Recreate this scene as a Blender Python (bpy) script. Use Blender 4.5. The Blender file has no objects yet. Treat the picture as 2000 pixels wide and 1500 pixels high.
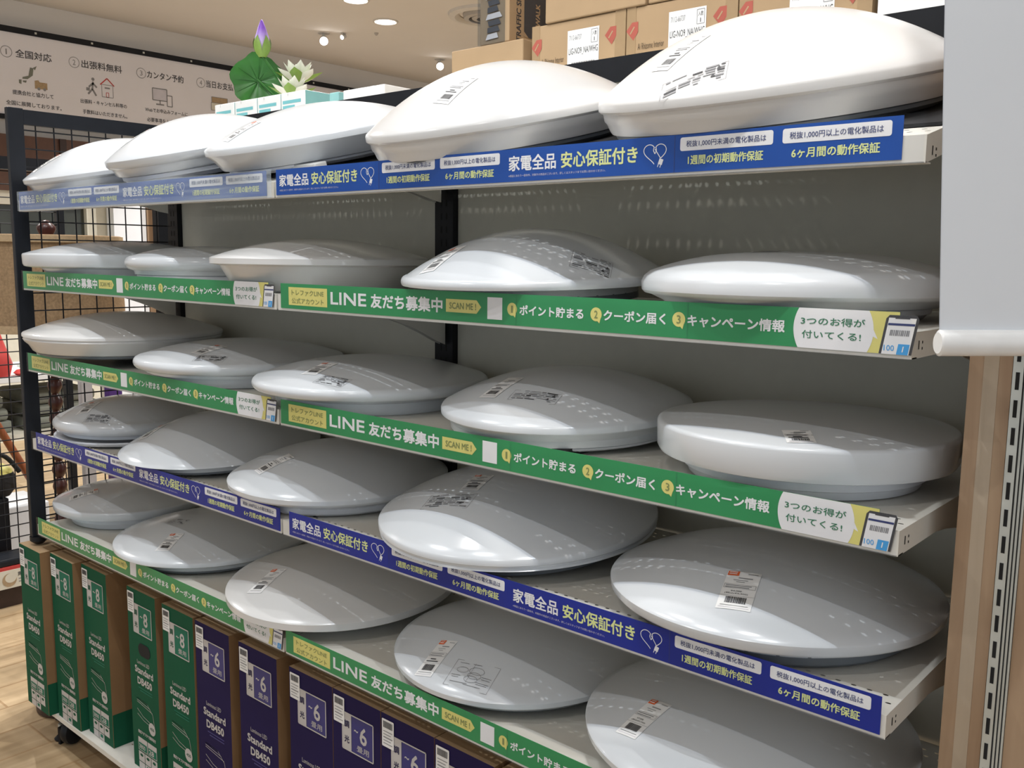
import bpy, bmesh, math, random
from mathutils import Vector, Matrix
random.seed(7)
C = bpy.context.scene.collection
SC = bpy.context.scene
PI = math.pi
rad = math.radians

# ------------------------------------------------------------------ camera
cam_d = bpy.data.cameras.new('camera')
cam_d.sensor_fit = 'HORIZONTAL'; cam_d.sensor_width = 36.0
cam_d.lens = 1826.37 / 2000 * 36.0
cam_d.clip_start = 0.02; cam_d.clip_end = 60
cam = bpy.data.objects.new('camera', cam_d); C.objects.link(cam)
_yaw, _pit, _rol = 0.71782, 0.13599, -0.01178
_fw = Vector((-math.sin(_yaw) * math.cos(_pit), math.cos(_yaw) * math.cos(_pit), -math.sin(_pit)))
_rt0 = Vector((math.cos(_yaw), math.sin(_yaw), 0)); _dn0 = _fw.cross(_rt0)
_rt = _rt0 * math.cos(_rol) + _dn0 * math.sin(_rol)
_dn = _dn0 * math.cos(_rol) - _rt0 * math.sin(_rol)
cam.matrix_world = Matrix(((_rt.x, -_dn.x, -_fw.x, 2.743), (_rt.y, -_dn.y, -_fw.y, -1.0721), (_rt.z, -_dn.z, -_fw.z, 1.4499), (0, 0, 0, 1)))
SC.camera = cam

# ------------------------------------------------------------------ light and exposure
SC.view_settings.view_transform = 'Standard'
SC.view_settings.look = 'None'
SC.view_settings.gamma = 1.0
SC.view_settings.exposure = 0.0
SC.view_settings.use_curve_mapping = False
world = bpy.data.worlds.new('world'); SC.world = world; world.use_nodes = True
_bg = world.node_tree.nodes['Background']
_bg.inputs[0].default_value = (0.88, 0.94, 1.0, 1); _bg.inputs[1].default_value = 0.82
CEIL = 3.325

def lamp(name, loc, target, watts, col=(1, .96, .9), cone=110, blend=.35, radius=.022):
    d = bpy.data.lights.new(name, 'SPOT'); d.energy = watts; d.color = col
    d.spot_size = rad(cone); d.spot_blend = blend; d.shadow_soft_size = radius
    o = bpy.data.objects.new(name, d); C.objects.link(o); o.location = loc
    o.rotation_euler = (Vector(target) - Vector(loc)).to_track_quat('-Z', 'Y').to_euler()
    return o
# track of ceiling downlights along the aisle, almost over the shelf fronts
for x in (0.1, 1.3, 2.5):
    lamp('aisle_downlight', (x, -0.62, CEIL - .03), (x, -0.25, 0.6), 50, (.93, .97, 1), radius=.012)
# neutral spots right above the shelf fronts
for x in (0.7, 2.0):
    lamp('shelf_front_spot', (x, -0.10, CEIL - .03), (x, -0.12, 0.6), 34, (1, .965, .94), radius=.012)
# second track further out in the aisle
for x in (0.6, 2.4):
    lamp('aisle_downlight_far', (x, -2.0, CEIL - .03), (x, -0.6, 0.4), 34, (1, .98, .965), radius=.015)
# narrow accent spot on the top right of the shelving unit
lamp('accent_spot', (2.55, -0.55, CEIL - .03), (2.13, 0.10, 1.70), 70, (1, .93, .86), 20, .12)
# two ceiling downlights behind the unit, plus lamps added to brighten the background
for x, y in ((-2.6, 6.6), (-3.26, 4.19), (-2.94, 3.62), (-2.0, 0.6), (0.6, 3.0), (-3.4, -0.5), (-0.6, 1.6)):
    lamp('rear_downlight_and_fill', (x, y, CEIL - .06), (x, y - .01, 0), 165, (1, .985, .965), 140, .5)

# ------------------------------------------------------------------ materials
def mat(name, col, rough=.5, metal=0.0, var=.04, scale=30, spec=.5, emit=None, bump=0.0, coat=0.0):
    m = bpy.data.materials.new(name); m.use_nodes = True
    nt = m.node_tree; b = nt.nodes['Principled BSDF']
    b.inputs['Roughness'].default_value = rough; b.inputs['Metallic'].default_value = metal
    b.inputs['Specular IOR Level'].default_value = spec; b.inputs['Coat Weight'].default_value = coat
    tc = nt.nodes.new('ShaderNodeTexCoord'); n = nt.nodes.new('ShaderNodeTexNoise')
    n.inputs['Scale'].default_value = scale; n.inputs['Detail'].default_value = 3
    nt.links.new(tc.outputs['Object'], n.inputs['Vector'])
    r = nt.nodes.new('ShaderNodeValToRGB'); e = r.color_ramp.elements
    e[0].position, e[1].position = .3, .7
    e[0].color = tuple(max(0, c * (1 - var)) for c in col) + (1,)
    e[1].color = tuple(min(1, c * (1 + var)) for c in col) + (1,)
    nt.links.new(n.outputs['Fac'], r.inputs['Fac']); nt.links.new(r.outputs['Color'], b.inputs['Base Color'])
    if bump:
        bp = nt.nodes.new('ShaderNodeBump'); bp.inputs['Strength'].default_value = bump; bp.inputs['Distance'].default_value = .002
        nt.links.new(n.outputs['Fac'], bp.inputs['Height']); nt.links.new(bp.outputs['Normal'], b.inputs['Normal'])
    if emit:
        b.inputs['Emission Color'].default_value = tuple(emit[:3]) + (1,); b.inputs['Emission Strength'].default_value = emit[3]
    return m

def wood(name, c1, c2, along='Z', plank=None, rough=.45, grain=60):
    m = bpy.data.materials.new(name); m.use_nodes = True
    nt = m.node_tree; b = nt.nodes['Principled BSDF']; b.inputs['Roughness'].default_value = rough
    tc = nt.nodes.new('ShaderNodeTexCoord'); mp = nt.nodes.new('ShaderNodeMapping')
    s = [grain, grain, grain]; s['XYZ'.index(along)] = grain * .06; mp.inputs['Scale'].default_value = s
    nt.links.new(tc.outputs['Object'], mp.inputs['Vector'])
    n = nt.nodes.new('ShaderNodeTexNoise'); n.inputs['Scale'].default_value = 1; n.inputs['Detail'].default_value = 6; n.inputs['Distortion'].default_value = .6
    nt.links.new(mp.outputs['Vector'], n.inputs['Vector'])
    r = nt.nodes.new('ShaderNodeValToRGB'); r.color_ramp.elements[0].position = .3; r.color_ramp.elements[1].position = .72
    r.color_ramp.elements[0].color = c1 + (1,); r.color_ramp.elements[1].color = c2 + (1,)
    nt.links.new(n.outputs['Fac'], r.inputs['Fac'])
    out = r.outputs['Color']
    if plank:
        br = nt.nodes.new('ShaderNodeTexBrick'); mp2 = nt.nodes.new('ShaderNodeMapping')
        nt.links.new(tc.outputs['Object'], mp2.inputs['Vector'])
        mp2.inputs['Rotation'].default_value = plank[3]
        nt.links.new(mp2.outputs['Vector'], br.inputs['Vector'])
        br.inputs['Scale'].default_value = 1; br.inputs['Brick Width'].default_value = plank[0]; br.inputs['Row Height'].default_value = plank[1]
        br.inputs['Mortar Size'].default_value = plank[2]; br.inputs['Mortar Smooth'].default_value = .2
        br.inputs['Color1'].default_value = (.72, .70, .68, 1); br.inputs['Color2'].default_value = (1, 1, 1, 1); br.inputs['Mortar'].default_value = (.66, .58, .50, 1)
        mx = nt.nodes.new('ShaderNodeMix'); mx.data_type = 'RGBA'; mx.blend_type = 'MULTIPLY'; mx.inputs['Factor'].default_value = 1
        nt.links.new(out, mx.inputs['A']); nt.links.new(br.outputs['Color'], mx.inputs['B']); out = mx.outputs['Result']
    nt.links.new(out, b.inputs['Base Color'])
    return m

def clear_mat(name, refl=.012, rough=.04, tint=(.97, .98, 1)):
    m = bpy.data.materials.new(name); m.use_nodes = True
    nt = m.node_tree; nt.nodes.clear()
    o = nt.nodes.new('ShaderNodeOutputMaterial'); mx = nt.nodes.new('ShaderNodeMixShader')
    t = nt.nodes.new('ShaderNodeBsdfTransparent'); t.inputs[0].default_value = tint + (1,)
    g = nt.nodes.new('ShaderNodeBsdfGlossy'); g.inputs['Roughness'].default_value = rough
    lw = nt.nodes.new('ShaderNodeLayerWeight'); lw.inputs['Blend'].default_value = .5
    pw = nt.nodes.new('ShaderNodeMath'); pw.operation = 'POWER'; pw.inputs[1].default_value = 4.0; nt.links.new(lw.outputs['Facing'], pw.inputs[0])
    f = nt.nodes.new('ShaderNodeMath'); f.operation = 'MULTIPLY_ADD'; f.inputs[1].default_value = .4; f.inputs[2].default_value = refl; nt.links.new(pw.outputs[0], f.inputs[0])
    n = nt.nodes.new('ShaderNodeTexNoise'); n.inputs['Scale'].default_value = 9
    bp = nt.nodes.new('ShaderNodeBump'); bp.inputs['Strength'].default_value = .25; bp.inputs['Distance'].default_value = .004
    nt.links.new(n.outputs['Fac'], bp.inputs['Height']); nt.links.new(bp.outputs['Normal'], g.inputs['Normal'])
    nt.links.new(f.outputs[0], mx.inputs[0]); nt.links.new(t.outputs[0], mx.inputs[1]); nt.links.new(g.outputs[0], mx.inputs[2])
    nt.links.new(mx.outputs[0], o.inputs['Surface'])
    return m

M = {}
M['lens'] = mat('milky_plastic', (.64, .67, .70), .20, var=.008, scale=4)
M['lens_warm'] = mat('milky_plastic_warm', (.66, .66, .655), .22, var=.008, scale=4)
M['chassis'] = mat('chassis_white', (.72, .75, .80), .35, var=.02)
M['chassis_grey'] = mat('chassis_grey', (.16, .18, .20), .5, var=.05)
M['foam_black'] = mat('foam_black', (.012, .012, .014), .8)
M['foam_white'] = mat('bracket_white', (.70, .71, .70), .5)
M['ivory'] = mat('shelf_ivory', (.70, .68, .62), .42, var=.02)
M['panel'] = mat('back_panel_beige', (.57, .555, .475), .55, var=.02)
M['post'] = mat('post_black', (.008, .009, .012), .42, var=.1, spec=.25)
M['post_grey'] = mat('post_charcoal', (.012, .0145, .02), .45, var=.1, spec=.25)
M['dark'] = mat('dark_hole', (.01, .01, .01), .9)
M['clear'] = clear_mat('clear_plastic')
M['clear_glare'] = clear_mat('clear_plastic_glare')  # pale diffuse mixed in below paints glare on the left top label holder
_nt = M['clear_glare'].node_tree; _m2 = _nt.nodes.new('ShaderNodeMixShader'); _df = _nt.nodes.new('ShaderNodeBsdfDiffuse'); _df.inputs[0].default_value = (.62, .72, .80, 1)
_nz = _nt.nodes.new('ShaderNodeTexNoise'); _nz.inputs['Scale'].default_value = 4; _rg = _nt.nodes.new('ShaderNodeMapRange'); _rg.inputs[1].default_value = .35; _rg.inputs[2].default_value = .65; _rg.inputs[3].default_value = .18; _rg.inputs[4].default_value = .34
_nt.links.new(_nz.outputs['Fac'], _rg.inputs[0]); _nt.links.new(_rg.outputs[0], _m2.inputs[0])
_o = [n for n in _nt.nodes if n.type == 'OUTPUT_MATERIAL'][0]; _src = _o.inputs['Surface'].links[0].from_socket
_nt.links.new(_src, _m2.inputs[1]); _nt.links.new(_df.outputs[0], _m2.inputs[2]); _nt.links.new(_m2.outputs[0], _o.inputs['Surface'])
M['wrap'] = clear_mat('clear_wrap', rough=.12, tint=(.8, .83, .87))
M['green'] = mat('card_green', (.035, .27, .095), .4, var=.03, scale=14, spec=.25)
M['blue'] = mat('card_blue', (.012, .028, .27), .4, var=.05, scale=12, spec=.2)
M['blue_glare'] = mat('card_blue_glare', (.014, .075, .34), .4, var=.05, scale=12, spec=.2)  # lighter blue: glare over the top-shelf signs put into the print colour
M['yellow'] = mat('card_yellow', (.72, .66, .20), .45)
M['white'] = mat('print_white', (.82, .82, .82), .5, var=.02)
M['lime'] = mat('print_lime', (.70, .76, .32), .5)
M['ink'] = mat('print_ink', (.05, .05, .055), .6)
M['ink_grey'] = mat('print_grey', (.24, .24, .25), .6)
M['ink_navy'] = mat('print_navy', (.03, .045, .16), .6)
M['ink_green'] = mat('print_green', (.03, .19, .09), .6)
M['ink_olive'] = mat('print_olive', (.22, .26, .09), .6)
M['sky'] = mat('print_sky', (.06, .36, .75), .5)
M['pale'] = mat('print_pale', (.62, .60, .66), .5)
M['orange'] = mat('print_orange', (.75, .13, .03), .5)
M['paper'] = mat('paper', (.82, .82, .81), .5, var=.015)
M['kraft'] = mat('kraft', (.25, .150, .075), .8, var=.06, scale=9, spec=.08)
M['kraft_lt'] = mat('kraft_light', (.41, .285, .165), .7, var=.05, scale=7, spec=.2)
M['kraft_dk'] = mat('kraft_print', (.09, .06, .035), .8)
M['tape'] = mat('brown_tape', (.36, .25, .14), .22)
M['red'] = mat('print_red', (.50, .045, .04), .5)
M['red_faded'] = mat('print_red_faded', (.40, .09, .06), .6)
M['box_green'] = mat('box_green', (.010, .088, .046), .6, var=.05, scale=8, spec=.08)
M['box_green2'] = mat('box_teal', (.010, .150, .095), .5, spec=.15)
M['box_navy'] = mat('box_navy', (.018, .013, .062), .6, var=.05, scale=8, spec=.08)
M['box_navy2'] = mat('box_blue', (.022, .024, .17), .42)
M['boxgrey'] = mat('print_silver', (.50, .48, .47), .5)
M['teal'] = mat('carton_teal', (.26, .52, .52), .5)
M['teal_ink'] = mat('print_teal', (.18, .50, .54), .5)
M['chrome'] = mat('rail_silver', (.58, .60, .56), .38, metal=.35)
M['wall'] = mat('wall_paint', (.73, .70, .66), .8, var=.015, scale=3)
M['ceil'] = mat('ceiling_paint', (.71, .69, .67), .9, var=.012, scale=3)
M['floor'] = wood('floor_wood', (.44, .31, .175), (.62, .465, .285), 'Y', (1.2, .16, .004, (0, 0, PI / 2)), .38, 26)
M['oak'] = wood('oak_panel', (.29, .18, .105), (.44, .31, .20), 'Z', None, .5, 38)
M['oak_lt'] = wood('oak_pale', (.40, .315, .225), (.49, .40, .30), 'Z', None, .5, 38)
M['sheet'] = mat('sheet_white', (.80, .83, .87), .35, var=.02, scale=5)
M['sheet_rail'] = mat('sheet_rail_white', (.85, .85, .84), .25)
M['banner'] = mat('banner_cloth', (.76, .75, .79), .7, var=.02, scale=4)
M['emit'] = mat('lamp_glow', (1, 1, 1), .5, emit=(1, .96, .9, 14))
M['fixture'] = mat('fixture_white', (.62, .60, .57), .5)
M['vent'] = mat('vent_grey', (.42, .40, .38), .5)
M['brownwood'] = mat('valance_brown', (.105, .05, .032), .5, var=.1)
M['redwood'] = mat('turned_redwood', (.045, .010, .008), .35, var=.2)
M['orangewood'] = wood('orange_wood', (.20, .055, .02), (.32, .10, .035), 'Z', None, .4, 50)
M['darkbrown'] = mat('dark_brown_wood', (.035, .017, .012), .45, var=.2)
M['linen'] = mat('linen_brown', (.30, .205, .12), .9, var=.18, scale=120, spec=.1)
M['linen_lt'] = mat('linen_trim', (.42, .31, .19), .9, var=.1, scale=120, spec=.1)
M['pane'] = mat('dark_pane', (.05, .055, .045), .15, var=.2, scale=3)
M['cream'] = mat('cream_frame', (.68, .66, .56), .5)
M['cloth_green'] = mat('cloth_greygreen', (.20, .21, .175), .9, var=.1)
M['cloth_grey'] = mat('cloth_grey', (.36, .35, .36), .9)
M['purple'] = mat('purple_paint', (.05, .012, .14), .5)
M['leaf'] = mat('lotus_leaf', (.028, .15, .022), .45, var=.3, scale=14)
M['leaf_dark'] = mat('lotus_vein', (.016, .10, .014), .5)
M['bud_green'] = mat('bud_green', (.22, .36, .07), .5, var=.15)
M['petal'] = mat('petal_white', (.80, .80, .72), .5, var=.05)
def petal_purple():
    m = mat('petal_purple', (.3, .15, .7), .5); nt = m.node_tree; b = nt.nodes['Principled BSDF']
    tc = nt.nodes.new('ShaderNodeTexCoord'); sp = nt.nodes.new('ShaderNodeSeparateXYZ'); r = nt.nodes.new('ShaderNodeValToRGB')
    nt.links.new(tc.outputs['Generated'], sp.inputs[0]); nt.links.new(sp.outputs['Z'], r.inputs['Fac']); nt.links.new(r.outputs['Color'], b.inputs['Base Color'])
    e = r.color_ramp.elements; e[0].position = .15; e[1].position = .75; e[0].color = (.75, .66, .85, 1); e[1].color = (.26, .10, .62, 1)
    return m
M['petal_purple'] = petal_purple()

# ------------------------------------------------------------------ mesh builder
_tc = {}
def text_mesh(s, bold=0.0):
    key = (s, bold)
    if key not in _tc:
        cu = bpy.data.curves.new('lettering', 'FONT'); cu.body = s; cu.size = 1.0; cu.resolution_u = 2; cu.offset = bold; cu.fill_mode = 'FRONT'
        o = bpy.data.objects.new('lettering', cu); C.objects.link(o)
        bpy.context.view_layer.update()
        me = bpy.data.meshes.new_from_object(o.evaluated_get(bpy.context.evaluated_depsgraph_get()))
        vs = [v.co.copy() for v in me.vertices]; fs = [tuple(p.vertices) for p in me.polygons]
        bpy.data.objects.remove(o); bpy.data.curves.remove(cu); bpy.data.meshes.remove(me)
        if vs:
            x0, x1 = min(v.x for v in vs), max(v.x for v in vs); y0, y1 = min(v.y for v in vs), max(v.y for v in vs)
        else:
            x0 = y0 = 0; x1 = y1 = 1
        _tc[key] = (vs, fs, x0, x1, y0, y1)
    return _tc[key]

class MB:
    def __init__(self, fn=None):
        self.v = []; self.f = []; self.m = []; self.mats = []; self.fn = fn
    def mi(self, key):
        if key not in self.mats: self.mats.append(key)
        return self.mats.index(key)
    def add(self, vs, fs, key):
        b = len(self.v); i = self.mi(key)
        self.v += [tuple(self.fn(*v)) if self.fn else tuple(v) for v in vs]
        for f in fs: self.f.append(tuple(b + k for k in f)); self.m.append(i)
    def box(self, a, b, key, skip=''):
        x0, y0, z0 = a; x1, y1, z1 = b
        vs = [(x0, y0, z0), (x1, y0, z0), (x1, y1, z0), (x0, y1, z0), (x0, y0, z1), (x1, y0, z1), (x1, y1, z1), (x0, y1, z1)]
        F = {'b': (0, 3, 2, 1), 't': (4, 5, 6, 7), 'f': (0, 1, 5, 4), 'r': (1, 2, 6, 5), 'k': (2, 3, 7, 6), 'l': (3, 0, 4, 7)}
        self.add(vs, [F[k] for k in F if k not in skip], key)
    def poly(self, pts, key): self.add(pts, [tuple(range(len(pts)))], key)
    def rect(self, u0, v0, u1, v1, w, key): self.poly([(u0, v0, w), (u1, v0, w), (u1, v1, w), (u0, v1, w)], key)
    def rrect(self, u0, v0, u1, v1, r, w, key, n=4):
        pts = []
        for cx, cy, a0 in ((u1 - r, v1 - r, 0), (u0 + r, v1 - r, 90), (u0 + r, v0 + r, 180), (u1 - r, v0 + r, 270)):
            for k in range(n + 1):
                a = rad(a0 + 90 * k / n); pts.append((cx + r * math.cos(a), cy + r * math.sin(a), w))
        self.poly(pts, key)
    def disc(self, cx, cy, rx, ry, w, key, n=20): self.poly([(cx + rx * math.cos(2 * PI * k / n), cy + ry * math.sin(2 * PI * k / n), w) for k in range(n)], key)
    def line(self, pts, wd, w, key):
        for a, b in zip(pts, pts[1:]):
            dx, dy = b[0] - a[0], b[1] - a[1]; l = math.hypot(dx, dy) or 1; nx, ny = -dy / l * wd / 2, dx / l * wd / 2
            self.poly([(a[0] + nx, a[1] + ny, w), (a[0] - nx, a[1] - ny, w), (b[0] - nx, b[1] - ny, w), (b[0] + nx, b[1] + ny, w)], key)
    def frame(self, u0, v0, u1, v1, wd, w, key): self.line([(u0, v0), (u1, v0), (u1, v1), (u0, v1), (u0, v0)], wd, w, key)
    def text(self, s, u0, u1, vc, h, w, key, bold=0.0, vert=False):
        vs, fs, x0, x1, y0, y1 = text_mesh(s)
        d = bold * (h if vert else h) * 1.0                       # heavier strokes: the glyph struck four times, slightly shifted
        sx = (u1 - u0 - 2 * d) / max(1e-6, x1 - x0); sy = (h - 2 * d) / max(1e-6, y1 - y0)
        for k, (dx, dy) in enumerate(((-1, -1), (1, 1), (-1, 1), (1, -1)) if d > 0 else ((0, 0),)):
            self.add([(u0 + d + dx * d + (v.x - x0) * sx, vc - h / 2 + d + dy * d + (v.y - y0) * sy, w + k * .00002) for v in vs], fs, key)
    def lathe(self, prof, key, n=64, c=(0, 0, 0), cap0=False, cap1=False):
        vs = []; fs = []; ring = []
        for r, z in prof:
            if r < 1e-6: ring.append([len(vs)]); vs.append((c[0], c[1], c[2] + z))
            else:
                ring.append(list(range(len(vs), len(vs) + n)))
                vs += [(c[0] + r * math.cos(2 * PI * k / n), c[1] + r * math.sin(2 * PI * k / n), c[2] + z) for k in range(n)]
        for a, b in zip(ring, ring[1:]):
            for k in range(n):
                k2 = (k + 1) % n
                if len(a) == 1 and len(b) == 1: continue
                if len(a) == 1: fs.append((a[0], b[k], b[k2]))
                elif len(b) == 1: fs.append((a[k], b[0], a[k2]))
                else: fs.append((a[k], b[k], b[k2], a[k2]))
        if cap0 and len(ring[0]) > 1: fs.append(tuple(ring[0]))
        if cap1 and len(ring[-1]) > 1: fs.append(tuple(reversed(ring[-1])))
        self.add(vs, fs, key)
    def tube(self, pts, r, key, n=8):
        pts = [Vector(p) for p in pts]; vs = []; fs = []
        up = None
        for i, p in enumerate(pts):
            d = (pts[min(i + 1, len(pts) - 1)] - pts[max(i - 1, 0)]).normalized()
            if up is None: up = Vector((0, 0, 1)) if abs(d.z) < .9 else Vector((1, 0, 0))
            s = d.cross(up).normalized(); up = s.cross(d).normalized()
            rr = r[i] if isinstance(r, (list, tuple)) else r
            vs += [tuple(p + s * rr * math.cos(2 * PI * k / n) + up * rr * math.sin(2 * PI * k / n)) for k in range(n)]
        for i in range(len(pts) - 1):
            for k in range(n): fs.append((i * n + k, i * n + (k + 1) % n, (i + 1) * n + (k + 1) % n, (i + 1) * n + k))
        fs.append(tuple(reversed(range(n)))); fs.append(tuple(range((len(pts) - 1) * n, len(pts) * n)))
        self.add(vs, fs, key)
    def mesh(self, name, smooth=None):
        me = bpy.data.meshes.new(name); me.from_pydata(self.v, [], self.f)
        for k in self.mats: me.materials.append(M[k])
        for p, i in zip(me.polygons, self.m): p.material_index = i
        if smooth:
            for p in me.polygons: p.use_smooth = True
            me.set_sharp_from_angle(angle=rad(smooth))
        me.update(); return me
    def build(self, name, parent=None, smooth=None):
        return link(name, self.mesh(name, smooth), parent)

def link(name, me, parent=None):
    o = bpy.data.objects.new(name, me); C.objects.link(o)
    if parent: o.parent = parent
    return o
def tag(o, label=None, cat=None, group=None, kind=None):
    if label: o['label'] = label
    if cat: o['category'] = cat
    if group: o['group'] = group
    if kind: o['kind'] = kind
    return o
def empty(name, loc, label, cat, group=None, rot=(0, 0, 0)):
    o = bpy.data.objects.new(name, None); C.objects.link(o); o.empty_display_size = .05
    o.location = loc; o.rotation_euler = rot
    return tag(o, label, cat, group)
def bevel(o, w=.002, seg=2):
    m = o.modifiers.new('bevel', 'BEVEL'); m.width = w; m.segments = seg; m.limit_method = 'ANGLE'; m.angle_limit = rad(40)
    return o

# ------------------------------------------------------------------ the setting
ZO = 0.045
def struct(name, mb): return tag(mb.build(name), kind='structure')
b = MB(); b.box((-5.1, -6, -.1), (6, 12, 0), 'floor'); struct('floor', b)
b = MB(); b.box((-5.1, -6, CEIL), (6, 12, CEIL + .1), 'ceil'); struct('ceiling', b)
b = MB(); b.box((-5.15, -6, 0), (-5.0, 12, CEIL), 'wall'); struct('wall_left', b)
b = MB(); b.box((-5.1, 12, 0), (6, 12.1, CEIL), 'wall'); struct('wall_back', b)
# far wall joinery: brown valance band and white framed windows below it
b = MB(); b.box((-5.0, .3, 1.90), (-4.90, 3.6, 2.318), 'brownwood'); b.box((-5.0, 2.24, 1.90), (-4.88, 2.29, 2.318), 'darkbrown'); struct('trim_1', b)
w1 = tag(bpy.data.objects.new('window_1', None), kind='structure'); C.objects.link(w1); w1.location = (-5.0, 0.834, .686); w1.scale = (1.389,) * 3
b = MB(lambda x, y, z: (x, y, z))
for y0, y1 in ((.02, .06), (.60, .66), (.98, 1.02), (1.36, 1.50)): b.box((0, y0 - .2, 0), (.05, y1 - .2, .875), 'cream')
b.box((0, -.2, .80), (.052, 1.3, .875), 'cream'); b.box((0, -.2, .60), (.045, 1.3, .625), 'cream'); b.box((0, -.2, 0), (.052, 1.3, .05), 'cream')
b.build('window_frame', w1)
b = MB(); b.box((0, -.2, .05), (.012, 1.3, .80), 'pane'); b.build('pane', w1)
for nm in ('window_frame', 'pane'): tag(bpy.data.objects[nm], kind='structure')

# ------------------------------------------------------------------ ceiling fittings
def downlight(name, loc, r, label):
    t = empty(name, loc, label, 'ceiling light', 'round ceiling downlights')
    b = MB(); b.lathe([(r * 1.22, 0), (r * 1.22, -.006), (r * 1.04, -.010), (r, -.004), (r, .0)], 'fixture', 32); b.build('trim_ring', t, 40)
    b = MB(); b.lathe([(0, -.006), (r, -.004)], 'emit', 32); b.build('diffuser', t)
downlight('downlight', (-3.26, 4.19, CEIL), .085, 'glowing round downlight in the ceiling, larger one right of the paired spots')
downlight('downlight', (-2.94, 3.62, CEIL), .085, 'round downlight cut off by the top edge of the photo')
def spot(loc, aim, label, sc=1.0):
    t = empty('spotlight', loc, label, 'spotlight', 'small swivel ceiling spotlights')
    b = MB(); b.lathe([(0, -.001), (.045, -.001), (.05, -.006), (.05, 0)], 'fixture', 24); b.build('ceiling_plate', t, 40)
    d = Vector(aim).normalized()
    b = MB(); b.tube([(0, 0, -.004), (0, 0, -.05)], .008, 'chrome'); b.build('stem', t, 40)
    p = Vector((0, 0, -.06)); b = MB(); b.tube([p - d * .05, p - d * .045, p + d * .045], [.02, .034, .038], 'fixture', 20); b.build('lamp_head', t, 40)
    b = MB(); q = p + d * .0455; s = d.cross(Vector((0, 0, 1))).normalized(); u = s.cross(d)
    b.poly([tuple(q + s * .034 * math.cos(2 * PI * k / 20) + u * .034 * math.sin(2 * PI * k / 20)) for k in range(20)], 'emit'); b.build('bulb_face', t); t.scale = (sc,) * 3
spot((-3.99, 4.13, CEIL), (.75, -.55, -.35), 'small swivel spotlight on the ceiling, left of the round downlight')
spot((-3.86, 4.24, CEIL), (.2, -.9, -.4), 'tiny spotlight just right of the leftmost ceiling spot', .5)
spot((-3.97, 5.50, CEIL), (.7, -.6, -.35), 'swivel spotlight on the ceiling left of the stacked cartons')
spot((-3.84, 5.63, CEIL), (.2, -.9, -.4), 'tiny spotlight nearest the stacked cartons', .5)
t = empty('ceiling_vent', (-2.46, 4.55, CEIL), 'round grey ceiling air vent with concentric rings beside the cartons', 'vent')
b = MB(); b.lathe([(.23, 0), (.225, -.015), (.19, -.022), (.165, -.004)], 'fixture', 40); b.build('outer_ring', t, 40).scale = (1.38,) * 3
b = MB(); b.lathe([(.165, -.002), (0, -.002)], 'dark', 40); b.build('duct', t)
for r in (.145, .10, .055):
    b = MB(); b.lathe([(r, -.004), (r - .008, -.026), (r - .035, -.030), (r - .030, -.008)], 'vent', 40); b.build('louvre_ring', t, 40).scale = (1.38,) * 3
b = MB(); b.lathe([(0, -.022), (.006, -.022), (.016, -.010), (.02, 0)], 'vent', 16)
o = b.build('sprinkler', None, 40); o.location = (-3.63, 4.41, CEIL); tag(o, 'small dark sprinkler head on the ceiling below the round downlight', 'sprinkler')

# ------------------------------------------------------------------ shelving unit
U = empty('shelving_unit', (0, 0, 0), 'long beige double-bay shelving unit with black uprights, full of ceiling lamps', 'shelving unit')
ZL = {1: 1.510 + ZO, 2: 1.296 + ZO, 3: 1.069 + ZO, 4: .846 + ZO, 5: .595 + ZO, 0: .049 + ZO}   # underside of each front lip
SW, SD, LH = 1.2, .462, .030
TILT1 = rad(14)
def hole_strip(b, x0, x1, y0, y1, n, off, hx, hy, P):
    w = (x1 - x0) / n
    b2 = [( -1, -1), (0, -1), (1, -1), (1, 0), (1, 1), (0, 1), (-1, 1), (-1, 0)]
    cells = [(x0 + w * (k + (.5 if off else 0)), x0 + w * (k + 1 + (.5 if off else 0))) for k in range(n - (1 if off else 0))]
    if off:
        b.add([P(x0, y0), P(x0 + w / 2, y0), P(x0 + w / 2, y1), P(x0, y1)], [(0, 1, 2, 3)], 'ivory')
        b.add([P(x1 - w / 2, y0), P(x1, y0), P(x1, y1), P(x1 - w / 2, y1)], [(0, 1, 2, 3)], 'ivory')
    for a, c in cells:
        mx, my = (a + c) / 2, (y0 + y1) / 2
        vs = [P(mx + i * (c - a) / 2, my + j * (y1 - y0) / 2) for i, j in b2]
        vs += [P(mx + hx * (i if i == 0 or j == 0 else i * .72), my + hy * (j if i == 0 or j == 0 else j * .72)) for i, j in b2]
        b.add(vs, [(k, (k + 1) % 8, 8 + (k + 1) % 8, 8 + k) for k in range(8)], 'ivory')
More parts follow.
